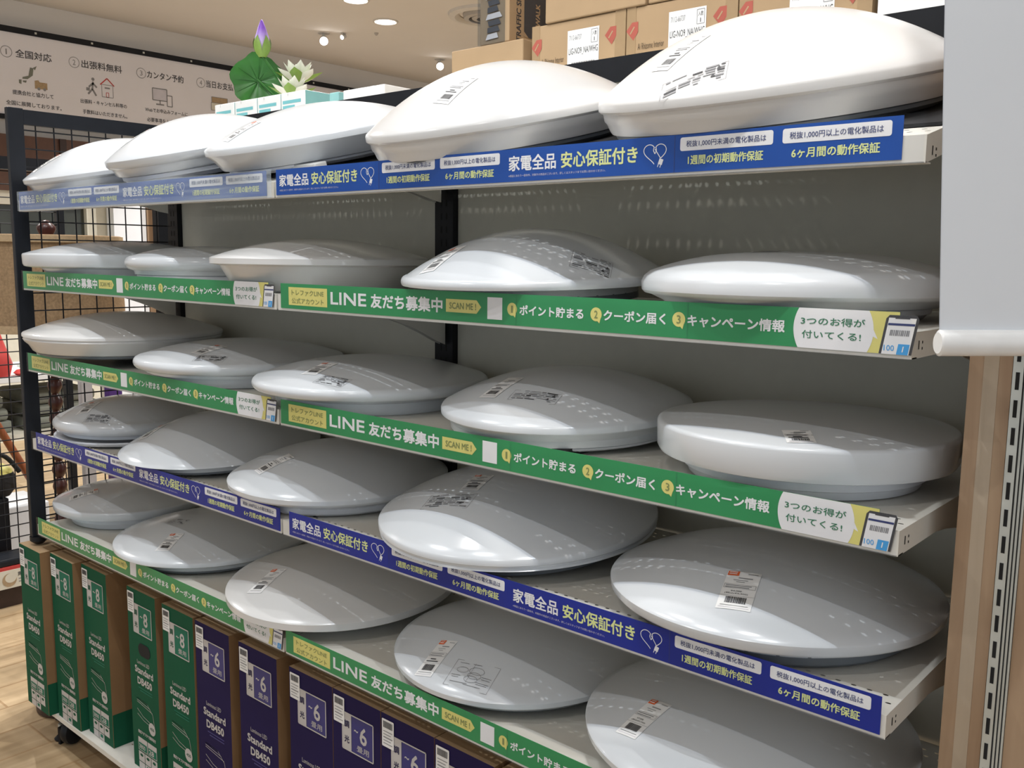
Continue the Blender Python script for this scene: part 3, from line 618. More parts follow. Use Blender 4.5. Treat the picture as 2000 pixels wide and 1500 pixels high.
LAMPS = [
 ('A1', .149, .206, 1.631, .238, 0.075, .016, 'crease', 12, 2.0, 'white lamp with thin pointed rim, far left end of the top shelf', [('tag', -.03, -.17, -20, None, None, None, True)], True, None, False, None),
 ('A2', .611, .195, 1.657, .224, .070, .020, 'crease', 14.5, 2.0, 'second white lamp from left on the top shelf, thick rounded rim', [('tag', -.065, -.125, -25)], False, None, False, [(-.05, -.16, .05, .03, .006)]),
 ('A3', 1.067, .196, 1.657, .232, 0.057, .016, 'wedge', 14.5, 2.0, 'white lamp with wedge-shaped lower side, middle of the top shelf', [('tag', -.016, -.166, -17)], False, None, False, [(-.08, -.17, .06, .03, .006), (.12, -.14, .12, .03, .01)]),
 ('A4', 1.597, .197, 1.649, .239, 0.085, .016, 'step', 14.4, 2.0, 'tall domed white lamp before the labelled cartons on the top shelf', [('tag', .041, -.141, -3, None, None, None, False)], True, None, True, [(.02, -.19, .09, .02, .012)]),
 ('A5', 2.110, .215, 1.655, .252, 0.090, .016, 'step', 13.5, 2.1, 'large domed lamp blazing under the spotlight, right end of the top shelf', [('tag', -.054, -.155, -22, None, None, None, False), ('st', .002, -.225, 18, .085, .030)], True, None, True, None),
 ('B1', .181, .196, 1.380, .250, 0.034, .036, 'drum', 0, 2.2, 'shallow lamp with upright side on a white tray, left end of second shelf', [('tag', -.12, -.13, -30)], False, None, False, None),
 ('B2', .630, .196, 1.378, .195, 0.025, .034, 'round', 0, 2.4, 'smallest pebble-edged lamp, second from left on second shelf', [], False, None, False, None),
 ('B3', 1.079, .200, 1.389, .234, 0.041, .014, 'cone', 0, 2.0, 'sharp-rimmed lamp tapering to its base, in the middle of second shelf', [('tag', -.068, -.114, -34)], False, None, True, None),
 ('B4', 1.698, 0.184, 1.367, 0.233, 0.075, 0.022, 'round', 2.5, 2.0, 'high domed lamp with slanted price tag and sticker, second shelf right bay', [('tag', -.061, -.164, -1), ('st', .175, -.075, 30, .062, .050)], True, None, False, None),
 ('B5', 2.171, .196, 1.373, .220, 0.026, .034, 'drumstep', 0, 2.8, 'flat-topped step-edged lamp beside the hanging sheet, right end of second shelf', [('tag', -.035, -.03, 20, None, None, None, False)], False, None, False, None),
 ('C1', .190, .193, 1.180, .262, 0.052, .012, 'bowl', 0, 2.0, 'wide bowl-shaped lamp with doubled rim, left end of middle shelf', [('st', -.165, -.115, -40, .06, .05)], True, (-.12, .02, .12, .16), True, None),
 ('C2', 0.735, 0.215, 1.147, 0.250, 0.035, 0.026, 'round', 0, 2.2, 'thin round-edged lamp, second from left on middle shelf', [('tag', .068, -.130, 6), ('st', .127, -.163, 36, .07, .035)], False, None, False, None),
 ('C3', 1.236, 0.205, 1.144, 0.245, 0.038, 0.024, 'round', 0, 2.2, 'round-edged lamp straddling the two green signs, centre of middle shelf', [('tag', .014, -.145, 17), ('st', .095, -.178, 14, .066, .036)], False, None, False, None),
 ('C4', 1.750, 0.210, 1.149, 0.219, 0.058, 0.014, 'step', 3, 2.0, 'double-ringed lamp propped on a black foam pad, middle shelf', [('tag', -.042, -.121, 0, None, None, None, False), ('st', .042, -.135, 12, .085, .030)], False, (-.03, -.17, .13, -.09), False, None),
 ('C5', 2.190, 0.197, 1.153, 0.207, 0.015, 0.046, 'drum', 0, 2.4, 'deep drum-shaped lamp with upright side, right end of middle shelf', [('tag', .060, -.150, 33, .036, .050, None, False)], False, None, False, None),
 ('D1', 0.162, 0.214, 0.927, 0.208, 0.048, 0.036, 'gap', 0, 2.4, 'thick lamp lifted off its open white tray, left end of fourth shelf', [('tag', .008, -.126, 35), ('st', .096, -.144, 33, .07, .036)], False, None, False, None),
 ('D2', 0.622, 0.222, 0.913, 0.250, 0.082, 0.014, 'lens', 3.5, 1.8, 'pointed lens-shaped lamp, second from left on fourth shelf', [('tag', -.093, -.134, 12)], True, None, False, None),
 ('D3', 1.116, 0.211, 0.918, 0.241, 0.068, 0.016, 'lens', 1, 2.0, 'smooth lens-shaped lamp over the join of the blue signs, fourth shelf', [('tag', -.028, -.150, -17, None, None, None, False)], False, (.02, -.16, .12, -.10), False, None),
 ('D4', 1.640, 0.212, 0.933, 0.258, 0.078, 0.014, 'ring', 4, 2.0, 'large ringed lamp with orange-topped tag and dark sticker, fourth shelf', [('tag', -.019, -.086, 13, .038, .060), ('st', -.028, -.150, 14, .095, .040)], True, None, False, None),
 ('D5', 2.148, 0.212, 0.917, 0.243, 0.062, 0.018, 'lens', 0, 2.0, 'big smooth lamp with upright orange-cornered tag, right end of fourth shelf', [('tag', .027, -.160, 16, .046, .078, ('¥4,000', '(税込¥4,400)'))], True, None, False, None),
 ('E1', 0.100, 0.234, 0.674, 0.214, 0.040, 0.026, 'drum', 0, 2.2, 'shallow lamp with tapered white base, left end of lowest shelf', [('tag', -.008, -.139, -27)], False, None, False, None),
 ('E2', 0.570, 0.224, 0.663, 0.251, 0.050, 0.014, 'ring', 1, 1.8, 'ring-edged lamp with white tag above the green cartons, lowest shelf', [('tag', .060, -.160, 30), ('st', -.033, -.085, 14, .06, .03)], True, None, False, None),
 ('E3', 1.119, 0.217, 0.674, 0.258, 0.056, 0.018, 'flat', 3, 1.8, 'flat sharp-edged disc lamp overhanging the first navy cartons', [('tag', -.054, -.165, 16, .038, .090)], False, None, True, None),
 ('E4', 1.632, 0.235, 0.664, 0.242, 0.058, 0.016, 'lens', 2, 2.0, 'smooth lamp with a mounting diagram sticker, lowest shelf right bay', [('tag', -.041, -.185, 11, .036, .088), ('st', .052, -.190, 14, .085, .055, 1)], True, None, False, None),
 ('E5', 2.118, 0.212, 0.684, 0.252, 0.062, 0.016, 'lens', 1.5, 2.0, 'large lamp cut off by the bottom edge of the photo, lowest shelf', [('tag', -.093, -.150, -10, .040, .080, ('¥7,000', '(税込¥7,700)'))], True, None, False, None),
]
for L in LAMPS: ceiling_lamp(*L)

# ------------------------------------------------------------------ cartons on the base deck
FRONT = lambda u, v, w: (u, -w, v)
def carton(x, y, navy, shift, label, hole=False, rot=0.0, w=.143):
    hgt, dep = .490, .42
    root = empty('lamp_carton', (x, y, ZL[0] + .0145), label, 'carton', 'navy cartons on the base deck' if navy else 'green cartons on the base deck', (0, 0, rot))
    main, cell = ('box_navy', 'box_navy2') if navy else ('box_green', 'box_green2')
    b = MB()
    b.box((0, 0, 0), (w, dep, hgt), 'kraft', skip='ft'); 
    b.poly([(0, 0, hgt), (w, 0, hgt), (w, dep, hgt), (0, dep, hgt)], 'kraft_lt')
    b.poly([(0, 0, 0), (w, 0, 0), (w, 0, hgt), (0, 0, hgt)], main)
    b.poly([(w + .0004, .001, 0), (w + .0004, dep * .98, 0), (w + .0004, dep * .98, .095), (w + .0004, .001, .095)], main)      # printed foot band on the side
    for (a, c, s, d) in ((.06, .13, .36, .42), (.10, .20, .30, .335)): b.poly([(w + .0004, a, s), (w + .0004, c, s), (w + .0004, c, d), (w + .0004, a, d)], 'kraft') 
    b.poly([(w + .0004, .055, .115), (w + .0004, .10, .115), (w + .0004, .10, .155), (w + .0004, .055, .155)], 'kraft_dk')
    for k in range(5): b.poly([(.02 + .022 * k, .07 + .01 * (k % 2), hgt + .0004), (.035 + .022 * k, .07 + .01 * (k % 2), hgt + .0004), (.035 + .022 * k, .085 + .01 * (k % 2), hgt + .0004), (.02 + .022 * k, .085 + .01 * (k % 2), hgt + .0004)], 'kraft_dk')
    b.box((0, .215, hgt), (w, .240, hgt + .0003), 'tape')
    b.fn = FRONT; f = b; T = .0006; G = 'boxgrey'
    o = shift
    f.rect(.030, .376 + o, .057, .452 + o, T, G); f.frame(.030, .376 + o, .122, .452 + o, .0028, T + .0002, G); f.rect(.058, .378 + o, .121, .450 + o, T, cell)
    f.text('調', .036, .051, .430 + o, .015, T + .0003, main, .02); f.text('光', .036, .051, .398 + o, .015, T + .0003, main, .02)
    f.text('~', .066, .078, .424 + o, .005, T + .0004, G, .03); f.text('6' if navy else '8', .083, .104, .420 + o, .036, T + .0004, G, .02); f.text('畳用', .074, .110, .390 + o, .0125, T + .0004, G, .006)
    q = o * 1.0
    f.text('Luminous LED', .040, .102, .298 + q, .010, T, G, 0); f.text('Standard', .027, .120, .276 + q, .019, T, G, .035); f.text('DB450', .038, .112, .247 + q, .020, T, G, .04)
    for k in range(2): f.line([(.042 + .008 * k, .228 - .007 * k + q), (.112, .228 - .007 * k + q)], .003, T, cell)
    for k in range(3): f.line([(.030, .196 - .005 * k + q), (.085 + .012 * k, .192 - .008 * k + q)], .0012, T, G)
    f.line([(.030, .196 + q), (.084, .192 + q), (.110, .172 + q), (.118, .140 + q)], .0012, T, G)
    f.line([(.030, .166 + q), (.060, .152 + q), (.094, .146 + q)], .0012, T, G); f.line([(.030, .152 + q), (.060, .142 + q), (.094, .138 + q)], .0012, T, G)
    f.disc(.104, .132 + q, .017, .017, T + .0002, G); f.text('450', .094, .114, .132 + q, .008, T + .0004, main, .02)
    f.text('専用アダプタで簡単取付', .030, .120, .104 + q * .6, .0095, T, G, .03)
    y0 = .052
    f.rect(.028, y0, .074, y0 + .036, T, G); f.rect(.077, y0, .123, y0 + .036, T, G); f.rect(.030, y0 + .002, .072, y0 + .022, T + .0002, cell); f.rect(.079, y0 + .002, .121, y0 + .022, T + .0002, cell)
    f.text('3200' if navy else '3800', .033, .064, y0 + .012, .012, T + .0004, G, .02); f.text('24' if navy else '28', .083, .108, y0 + .012, .014, T + .0004, G, .03)
    for k in range(3):
        f.rect(.028 + .0325 * k, .022, .058 + .0325 * k, .049, T, G)
        f.disc(.043 + .0325 * k, .040, .008, .004, T + .0002, main, 12)
    f.rect(.028, .001, .058, .020, T, G); f.rect(.0605, .001, .0905, .020, T, G); f.rect(.068, .008, .084, .017, T + .0002, cell)
    b.build('carton_body', root)
    s = MB(FRONT); s.rrect(.004, .425, .037, .480, .002, .0014, 'paper')
    x2 = .008
    rnd = random.Random(5)
    while x2 < .033: l = rnd.choice((.0008, .0014, .002)); s.rect(x2, .463, x2 + l, .476, .0018, 'ink'); x2 += l + .0009
    for k in range(5): s.line([(.008, .456 - k * .006), (.033 - .004 * (k % 2), .456 - k * .006)], .0022 if k == 2 else .0014, .0018, 'ink_grey')
    s.build('barcode_sticker', root)
    if hole:
        hb = MB(FRONT); hb.rrect(.050, .318, .110, .352, .0165, .0010, 'dark', 6); hb.build('hand_hole', root)
    return root
GRN = [(-.090, -.021, 0, 'green carton at the far left, hanging past the deck end', 0), (.067, .002, 0, 'green carton second from left on the base deck', -.006), (.223, .02, .002, 'green carton third from left, with a wide gap on its right', .0), (.478, .022, -.012, 'green carton with an oval hand hole in its front', .0), (.659, .02, 0, 'green carton nearest the navy ones, right end of the green group', .0)]
for i, (x, y, s, lb, r) in enumerate(GRN): carton(x, y, False, s if i != 3 else 0.0, lb, i == 3, r)
NAV = [(.812, .02, 'navy carton next to the last green one'), (.994, .02, 'second navy carton from left, standing alone with gaps on both sides'), (1.182, .02, 'third navy carton from left, under the join of the green signs'), (1.327, .02, 'fourth navy carton from left, below the yellow end of the sign'), (1.472, .02, 'fifth navy carton from left, under the white lettering'), (1.617, .02, 'sixth navy carton from left, only its top visible'), (1.771, .02, 'last navy carton, a sliver at the bottom edge')]
for x, y, lb in NAV: carton(x, y, True, 0.0, lb)

# ------------------------------------------------------------------ second unit behind: its top shelf carries cartons and flowers
R2 = empty('rear_shelving', (0, 0, 0), 'shelf back to back with the lamp unit, carrying cartons, boxes and flowers', 'shelving unit')
RZ = 1.845
b = MB(); b.box((-.30, .520, RZ - .025), (2.75, 1.05, RZ), 'ivory'); b.build('top_shelf', R2)
for x in (-.25, 1.2, 2.7):
    b = MB(); b.box((x - .02, .96, 0), (x + .02, 1.0, RZ - .025), 'post'); b.build('leg', R2)
    b = MB(); b.box((x - .02, .53, 0), (x + .02, .57, RZ - .025), 'post'); b.build('leg', R2)

def plain_carton(name, x0, y0, z0, w, d, h, label, group=None, key='kraft', top=True, extra=None, cat='carton'):
    root = empty(name, (x0, y0, z0 + .0005), label, cat, group)
    b = MB(); b.box((0, 0, 0), (w, d, h), key); o = bevel(b.build('carton_body', root), .0025)
    if key.startswith('kraft'):
        t = MB(); 
        t.box((.0, d / 2 - .025, h), (w, d / 2 + .025, h + .0006), 'tape'); t.build('packing_tape', root)
    if extra: extra(root, w, d, h)
    return root
def lig(side):
    def f(root, w, d, h):
        b = MB(FRONT); T = .0008
        b.rect(w * .40, .0, w * .735, h * .80, T, 'paper')
        b.text('7112-66737', w * .42, w * .55, h * .66, .0105, T + .0004, 'ink_grey'); b.text('LIG-NO9_NA/WHG', w * .415, w * .725, h * .40, .0155, T + .0004, 'ink')
        b.frame(w * .655, h * .52, w * .72, h * .76, .001, T + .0004, 'ink_grey'); b.text('入数', w * .665, w * .71, h * .69, .009, T + .0006, 'ink'); b.text('1', w * .684, w * .690, h * .58, .008, T + .0006, 'ink')
        b.rect(w * .45, .0, w * .68, h * .18, T + .0004, 'paper')
        for k in range(28): b.rect(w * .45 + k * .0022, .004, w * .45 + k * .0022 + (.0008 if k % 3 else .0014), h * .20, T + .0006, 'ink')
        b.build('shipping_label', root)
        b = MB(FRONT)
        b.text('Ai Rhizome Interior', w * .11, w * .36, h * .30, .0125, T, 'kraft_dk'); b.build('printed_lettering', root)
        for cx in (w * .85, w * .05):
            b = MB(FRONT)
            b.poly([(cx - .014, h * .60, T), (cx + .004, h * .42, T), (cx + .015, h * .56, T), (cx + .015, h * .74, T), (cx + .0, h * .74, T)], 'red_faded'); b.line([(cx - .004, h * .54), (cx + .006, h * .66)], .003, T + .0003, 'kraft_lt'); b.build('red_mark', root)
        b = MB(); b.box((-.0006, -.0006, 0), (.022, .05, h + .0006), 'tape'); b.build('packing_tape', root)
        b = MB(); b.box((w - .026, -.0006, 0), (w + .0006, .05, h + .0006), 'tape'); b.build('packing_tape', root)
    return f
LC = 'flat cartons with white shipping labels'
plain_carton('flat_carton', 1.332, .60, RZ, .252, .42, .113, 'flat labelled carton, left one of the row over the middle dome', LC, 'kraft_lt', extra=lig(0))
plain_carton('flat_carton', 1.588, .60, RZ, .252, .42, .113, 'flat labelled carton, middle one with readable code label', LC, 'kraft_lt', extra=lig(1))
plain_carton('flat_carton', 1.844, .60, RZ, .252, .42, .113, 'flat labelled carton, right one above the brightest dome', LC, 'kraft_lt', extra=lig(2))
plain_carton('large_carton', 1.372, .595, RZ + .114, .262, .42, .20, 'large plain brown carton cut by the top edge, left of two', 'large plain cartons on top', 'kraft_lt')
def stamps(root, w, d, h):
    b = MB(FRONT)
    for i in range(2):
        for j in range(2): b.frame(.020 + .017 * i, .016 + .022 * j, .033 + .017 * i, .034 + .022 * j, .002, .0008, 'kraft_dk'); b.rect(.024 + .017 * i, .02 + .022 * j, .029 + .017 * i, .028 + .022 * j, .0009, 'kraft_dk')
    b.build('handling_marks', root)
plain_carton('large_carton', 1.640, .597, RZ + .114, .27, .42, .20, 'large brown carton with small handling marks, right of two', 'large plain cartons on top', 'kraft_lt', extra=stamps)
plain_carton('small_carton', 1.076, .60, RZ, .228, .21, .094, 'plain brown carton under the boxed traffic signal', None, 'kraft_lt')
# boxed novelty lamp with a clear wrapped end
t = empty('signal_box', (1.166, .60, RZ + .0955), 'brown box printed with a black signal, one end in shiny wrap', 'box')
b = MB(); b.box((0, .004, 0), (.092, .25, .155), 'kraft_lt'); bevel(b.build('carton_body', t), .002)
SIDE = lambda u, v, w: (.092 + w, u, v)
b = MB(SIDE); b.text('TRAFFIC SIGNAL', -.0 + .0, .150, .0, .0, 0, 'ink') if False else None
b.rect(.056, .018, .235, .125, .0006, 'ink'); b.poly([(.056, .03, .0007), (.072, .018, .0007), (.056, .018, .0007)], 'kraft_lt')
b.build('signal_picture', t)
vt = MB(lambda u, v, w: (.092 + w, .045 - v, u)); vt.text('TRAFFIC SIGNAL', .004, .150, .008, .017, .0006, 'ink', .02); vt.build('side_lettering', t)
b = MB(lambda u, v, w: (.092 + w, .105 - v, u)); b.text('WALK', .048, .100, 0, .016, .0012, 'kraft_lt', .03); b.build('signal_lettering', t)
b = MB(lambda u, v, w: (.092 + w, .105 - v, u)); b.text('WALK', .048, .100, -.07, .016, .0012, 'kraft_lt', .03); b.build('signal_lettering', t)
b = MB(FRONT)
for k in range(9): b.poly([(.020 + .005 * (k % 3), .010 + .015 * k, -.002), (.060 + .004 * ((k * 5) % 4), .012 + .015 * k, -.002), (.055 + .003 * (k % 4), .024 + .015 * k, -.002), (.026, .022 + .015 * k, -.002)], 'ink' if k % 3 else 'boxgrey')
b.build('packed_lamp', t)
b = MB(); b.box((-.002, -.002, 0), (.080, .003, .157), 'wrap'); b.build('clear_wrap', t)
WB = 'white boxes above the right end'
plain_carton('white_box', 2.105, .60, RZ, .130, .3, .20, 'plain white box beside the labelled cartons, left of two', WB, 'paper', cat='box')
def grille(root, w, d, h):
    b = MB(FRONT); b.rect(.045, 0, .085, .06, .0006, 'boxgrey')
    for k in range(2): b.rect(.058 + .012 * k, .018, .063 + .012 * k, .045, .0009, 'ink_grey')
    b.build('printed_mark', root)
plain_carton('white_box', 2.240, .60, RZ, .16, .3, .20, 'white box with a grey corner print next to the hanging sheet', WB, 'paper', extra=grille, cat='box')
# teal and white small cartons
def teal(root, w, d, h):
    b = MB(FRONT)
    for k, l in enumerate((.75, .5, .38)): b.rect(w * .08, h * (.52 - .22 * k), w * (.08 + l), h * (.66 - .22 * k), .0006, 'teal_ink')
    b.line([(w * .30, h), (w * .30, h * .85)], .002, .0007, 'boxgrey'); b.build('front_print', root)
    b = MB(); b.poly([(w + .0005, .001, .001), (w + .0005, d - .001, .001), (w + .0005, d - .001, h - .001), (w + .0005, .001, h - .001)], 'teal')
    for k in range(3): b.poly([(w + .0009, d * .55, h * (.55 + .1 * k)), (w + .0009, d * (.92 - .1 * k), h * (.55 + .1 * k)), (w + .0009, d * (.92 - .1 * k), h * (.58 + .1 * k)), (w + .0009, d * .55, h * (.58 + .1 * k))], 'teal_ink')
    b.build('side_print', root)
for i, (x, w, lb) in enumerate(((.020, .110, 'small white and teal box at left end, below the lotus leaf'), (.133, .118, 'white box with blue print, second from left under the lotus'), (.254, .117, 'white and teal box directly under the lotus stem'), (.374, .116, 'white box with a full teal side, right end of the four'))):
    plain_carton('lamp_box', x, .60, RZ, w, .26, .066, lb, 'small white and teal boxes', 'paper', extra=teal, cat='box')
plain_carton('flat_box', .60, .60, RZ, .04, .30, .045, 'teal edged box right of the four white and teal boxes', None, 'teal', cat='box')
plain_carton('flat_box', .66, .60, RZ, .17, .30, .045, 'low white box behind the middle top-shelf lamp', None, 'paper', cat='box')

# lotus flowers in a hidden pot
t = empty('lotus_plant', (-.06, .96, RZ), 'artificial lotus with round green leaf, purple bud and white flowers', 'plant')
b = MB(); b.lathe([(0, 0), (.045, 0), (.055, .07), (.050, .07), (.04, .06), (0, .06)], 'fixture', 24); b.build('pot', t, 40)
def leafmesh(c, nrm, r, key):
    n = Vector(nrm).normalized(); s = n.cross(Vector((0, 0, 1))).normalized(); u = s.cross(n)
    b = MB(); vs = [tuple(Vector(c) - n * .022)]; K, RN = 40, 4
    for j in range(1, RN + 1):
        for k in range(K):
            a = 2 * PI * k / K; rr = r * j / RN * (1 + (.05 * math.sin(5 * a) + .03 * math.sin(9 * a + 1)) * j / RN)
            vs.append(tuple(Vector(c) + s * rr * math.cos(a) + u * rr * math.sin(a) + n * (.022 * ((j / RN) ** 1.5 - 1) + .006 * math.sin(6 * a) * j / RN)))
    fs = [(0, 1 + k, 1 + (k + 1) % K) for k in range(K)]
    for j in range(RN - 1):
        for k in range(K): fs.append((1 + j * K + k, 1 + (j + 1) * K + k, 1 + (j + 1) * K + (k + 1) % K, 1 + j * K + (k + 1) % K))
    b.add(vs, fs, key); return b
def veins(c, nrm, r):
    n = Vector(nrm).normalized(); s = n.cross(Vector((0, 0, 1))).normalized(); u = s.cross(n); b = MB()
    for k in range(11):
        a = 2 * PI * k / 11
        b.tube([tuple(Vector(c) + (s * math.cos(a) + u * math.sin(a)) * rr - n * .022 * (1 - (rr / r) ** 1.5) + n * .0015) for rr in (.0, r * .4, r * .85)], [.0013, .0009, .0004], 'leaf_dark', 5)
    return b
LN = (.72, -.72, .10)
leafmesh((-.088, -.09, .203), LN, .089, 'leaf').build('leaf', t, 60); veins((-.088, -.09, .203), LN, .089).build('leaf_veins', t, 60)
leafmesh((-.12, -.04, .160), (.3, -.6, .75), .075, 'leaf').build('leaf', t, 60)
def petal(b, c, axis, tip, w, l, key, open_=.0):
    # one cupped petal from base point c, leaning out along direction tip
    ax = Vector(axis).normalized(); tp = Vector(tip).normalized(); sd = tp.cross(ax).normalized(); vs = []; fs = []
    N, W = 8, 5
    for i in range(N + 1):
        f = i / N; wd = w * math.sin(PI * (f * .86 + .07)) ** .8 * (1 - f ** 6)
        p = Vector(c) + tp * l * f + tp.cross(sd) * (open_ * l * f * f)
        for j in range(W + 1):
            g = j / W * 2 - 1; vs.append(tuple(p + sd * wd * g + ax.cross(sd).cross(sd) * 0 + (tp.cross(sd)) * (-.35 * wd * g * g)))
    for i in range(N):
        for j in range(W): q = i * (W + 1) + j; fs.append((q, q + 1, q + W + 2, q + W + 1))
    b.add(vs, fs, key)
def bud(c, s):
    bg = MB(); bp = MB()
    bp.lathe([(0, 0), (.016 * s, .01 * s), (.026 * s, .035 * s), (.024 * s, .06 * s), (.013 * s, .095 * s), (.004 * s, .118 * s), (0, .122 * s)], 'petal_purple', 20, c)
    for k in range(5):
        a = 2 * PI * k / 5; ph = Vector((math.cos(a), math.sin(a), 0))
        vs = []; fs = []
        for i in range(7):
            f = i / 6; rr = (.031 * s) * math.sin(PI * (.12 + .62 * f)); zz = .072 * s * f; wd = .9 * (1 - f ** 2.5) * .72
            for j in range(5): aa = a + wd * (j / 4 * 2 - 1); vs.append((c[0] + rr * math.cos(aa), c[1] + rr * math.sin(aa), c[2] + zz - .004 * s))
        for i in range(6):
            for j in range(4): q = i * 5 + j; fs.append((q, q + 1, q + 6, q + 5))
        bg.add(vs, fs, 'bud_green')
    return bg, bp
bg, bp = bud((-.036, -.10, .272), 1.0)
bp.build('flower_bud', t, 70); bg.build('sepals', t, 70)
b = MB(); b.tube([(0, 0, .05), (-.01, -.05, .2), (-.036, -.10, .272)], .004, 'leaf'); b.tube([(0, 0, .05), (-.04, -.05, .15), (-.088, -.088, .205)], .004, 'leaf'); b.tube([(0, 0, .05), (-.06, -.02, .1), (-.12, -.038, .145)], .0035, 'leaf'); b.tube([(0, 0, .05), (.04, -.03, .12), (.072, -.055, .130)], .004, 'leaf'); b.tube([(0, 0, .05), (.01, .0, .13), (.015, .01, .195)], .004, 'leaf'); b.build('stems', t, 60)
for (fc, sc, key) in (((.075, -.06, .125), 1.05, 'petal'), ((.015, .01, .190), 1.1, 'petal')):
    b = MB()
    for ring, (n, el, l, w) in enumerate(((8, .25, .085, .022), (7, .75, .080, .020), (5, 1.15, .060, .016))):
        for k in range(n):
            a = 2 * PI * (k + .5 * ring) / n; d = Vector((math.cos(a) * math.cos(el), math.sin(a) * math.cos(el), math.sin(el)))
            petal(b, fc, (0, 0, 1), d, w * sc, l * sc, key if not (ring == 0 and k % 2) else 'bud_green', -.22)
    b.build('white_flower', t, 70)

# ------------------------------------------------------------------ banner on the far wall
t = empty('wall_banner', (-4.9, 2.697, 2.463), 'long white cloth banner on a black frame with numbered service icons', 'banner')
t.scale = (1.4375,) * 3
b = MB(); b.box((0, -2.6, 0), (.004, 2.6, .418), 'banner'); b.build('cloth', t)
b = MB(); b.box((-.02, -2.6, .418), (.012, 2.6, .448), 'post'); b.build('top_bar', t)
b = MB(); b.box((-.02, -2.6, -.024), (.012, 2.6, .0), 'post'); b.build('bottom_bar', t)
for k in range(18): b = MB(); b.box((.012, -2.52 + .30 * k, .428), (.016, -2.51 + .30 * k, .438), 'chrome'); b.build('hook', t)
BAN = lambda u, v, w: (.0045 + w, u, v)
def bt(b, s, yc, wd, zc, h, key='ink', bold=.012): b.text(s, yc - wd / 2 - 1.55, yc + wd / 2 - 1.55, zc, h, .0004, key, bold)
b = MB(BAN)
def num(n, y, z):
    cx = y - 1.55; b.line([(cx + .028 * math.cos(2 * PI * k / 20), z + .028 * math.sin(2 * PI * k / 20)) for k in range(21)], .003, .0004, 'ink_grey'); b.text(n, cx - (.003 if n == '1' else .008), cx + (.003 if n == '1' else .008), z, .028, .0004, 'ink_grey')
HZ, S1, S2 = .318, .118, .062
for n, yn, s, y0, y1, l1, a0, a1, l2, c0, c1 in (
    ('1', .985, '全国対応', 1.03, 1.215, '提携会社と協力して', 1.005, 1.215, '全国に展開しております。', .97, 1.255),
    ('2', 1.335, '出張料無料', 1.375, 1.605, '出張料・キャンセル料等の', 1.36, 1.625, '手数料はいただきません。', 1.37, 1.625),
    ('3', 1.720, 'カンタン予約', 1.755, 1.985, 'Webでお申込みフォームに', 1.735, 2.005, '必要事項を入力するだけ!', 1.745, 2.01),
    ('4', 2.100, '当日お支払い', 2.135, 2.36, 'お品物を確認後すぐに', 2.12, 2.38, '当日お支払いします。', 2.10, 2.36),
    ('5', 2.470, '安心査定', 2.51, 2.69, '経験豊富なスタッフが', 2.48, 2.72, 'ていねいに査定します。', 2.48, 2.72)):
    if n == '5': continue
    b = MB(BAN); num(n, yn, HZ); bt(b, s, (y0 + y1) / 2, y1 - y0, HZ, .042); b.build('heading', t); b = MB(BAN); bt(b, l1, (a0 + a1) / 2, a1 - a0, S1, .024, 'ink', .01); b.build('lettering', t); b = MB(BAN); bt(b, l2, (c0 + c1) / 2, c1 - c0, S2, .024, 'ink', .01); b.build('lettering', t)
b = MB(BAN); W = .0004
m = lambda pts, y, z: [(y - 1.55 + p[0], z + p[1], W) for p in pts]
# islands outline and a small truck
for pts in ([(.075, .05), (.095, .062), (.085, .038)], [(.06, .05), (.078, .048), (.072, .010), (.045, -.012), (.018, -.014), (.02, -.004), (.05, .006)], [(.020, -.022), (.040, -.020), (.036, -.032), (.02, -.03)], [(.0, -.020), (.014, -.018), (.012, -.042), (.0, -.038)]):
    b.poly(m(pts, 1.04, .205), 'cloth_green')
b.build('printed_icon', t); b = MB(BAN)
b.poly(m([(.08, -.055), (.145, -.055), (.145, -.02), (.105, -.02), (.10, -.01), (.08, -.015)], 1.04, .205), 'linen_lt'); b.disc(1.14 - 1.55, .150, .008, .008, W * 2, 'ink_grey', 10); b.disc(1.17 - 1.55, .150, .008, .008, W * 2, 'ink_grey', 10)
b.build('printed_icon', t); b = MB(BAN)
# walker and house
b.disc(1.435 - 1.55, .243, .009, .009, W, 'ink_grey', 12)
for l in ([(1.435, .23), (1.43, .19)], [(1.43, .19), (1.45, .155)], [(1.43, .19), (1.405, .160)], [(1.435, .222), (1.41, .198)], [(1.433, .222), (1.455, .20)]): b.line([(p[0] - 1.55, p[1]) for p in l], .010, W, 'ink_grey')
b.rect(1.395 - 1.55, .178, 1.415 - 1.55, .195, W, 'ink_grey')
b.build('printed_icon', t); b = MB(BAN)
b.line([(p[0] - 1.55, p[1]) for p in ((1.475, .22), (1.515, .258), (1.555, .22))], .006, W, 'red'); b.frame(1.483 - 1.55, .155, 1.547 - 1.55, .222, .003, W, 'ink_grey'); b.frame(1.508 - 1.55, .155, 1.522 - 1.55, .18, .003, W, 'red'); b.line([(1.50 - 1.55, .205), (1.53 - 1.55, .205)], .008, W, 'ink_grey')
b.build('printed_icon', t); b = MB(BAN)
# screen and handset
b.frame(1.785 - 1.55, .178, 1.875 - 1.55, .245, .006, W, 'ink_grey'); b.rect(1.79 - 1.55, .183, 1.87 - 1.55, .24, W, 'pale'); b.line([(1.83 - 1.55, .178), (1.83 - 1.55, .158)], .006, W, 'ink_grey'); b.line([(1.805 - 1.55, .155), (1.855 - 1.55, .155)], .008, W, 'ink_grey'); b.frame(1.875 - 1.55, .150, 1.907 - 1.55, .212, .005, W * 2, 'ink_grey')
b.build('printed_icon', t); b = MB(BAN)
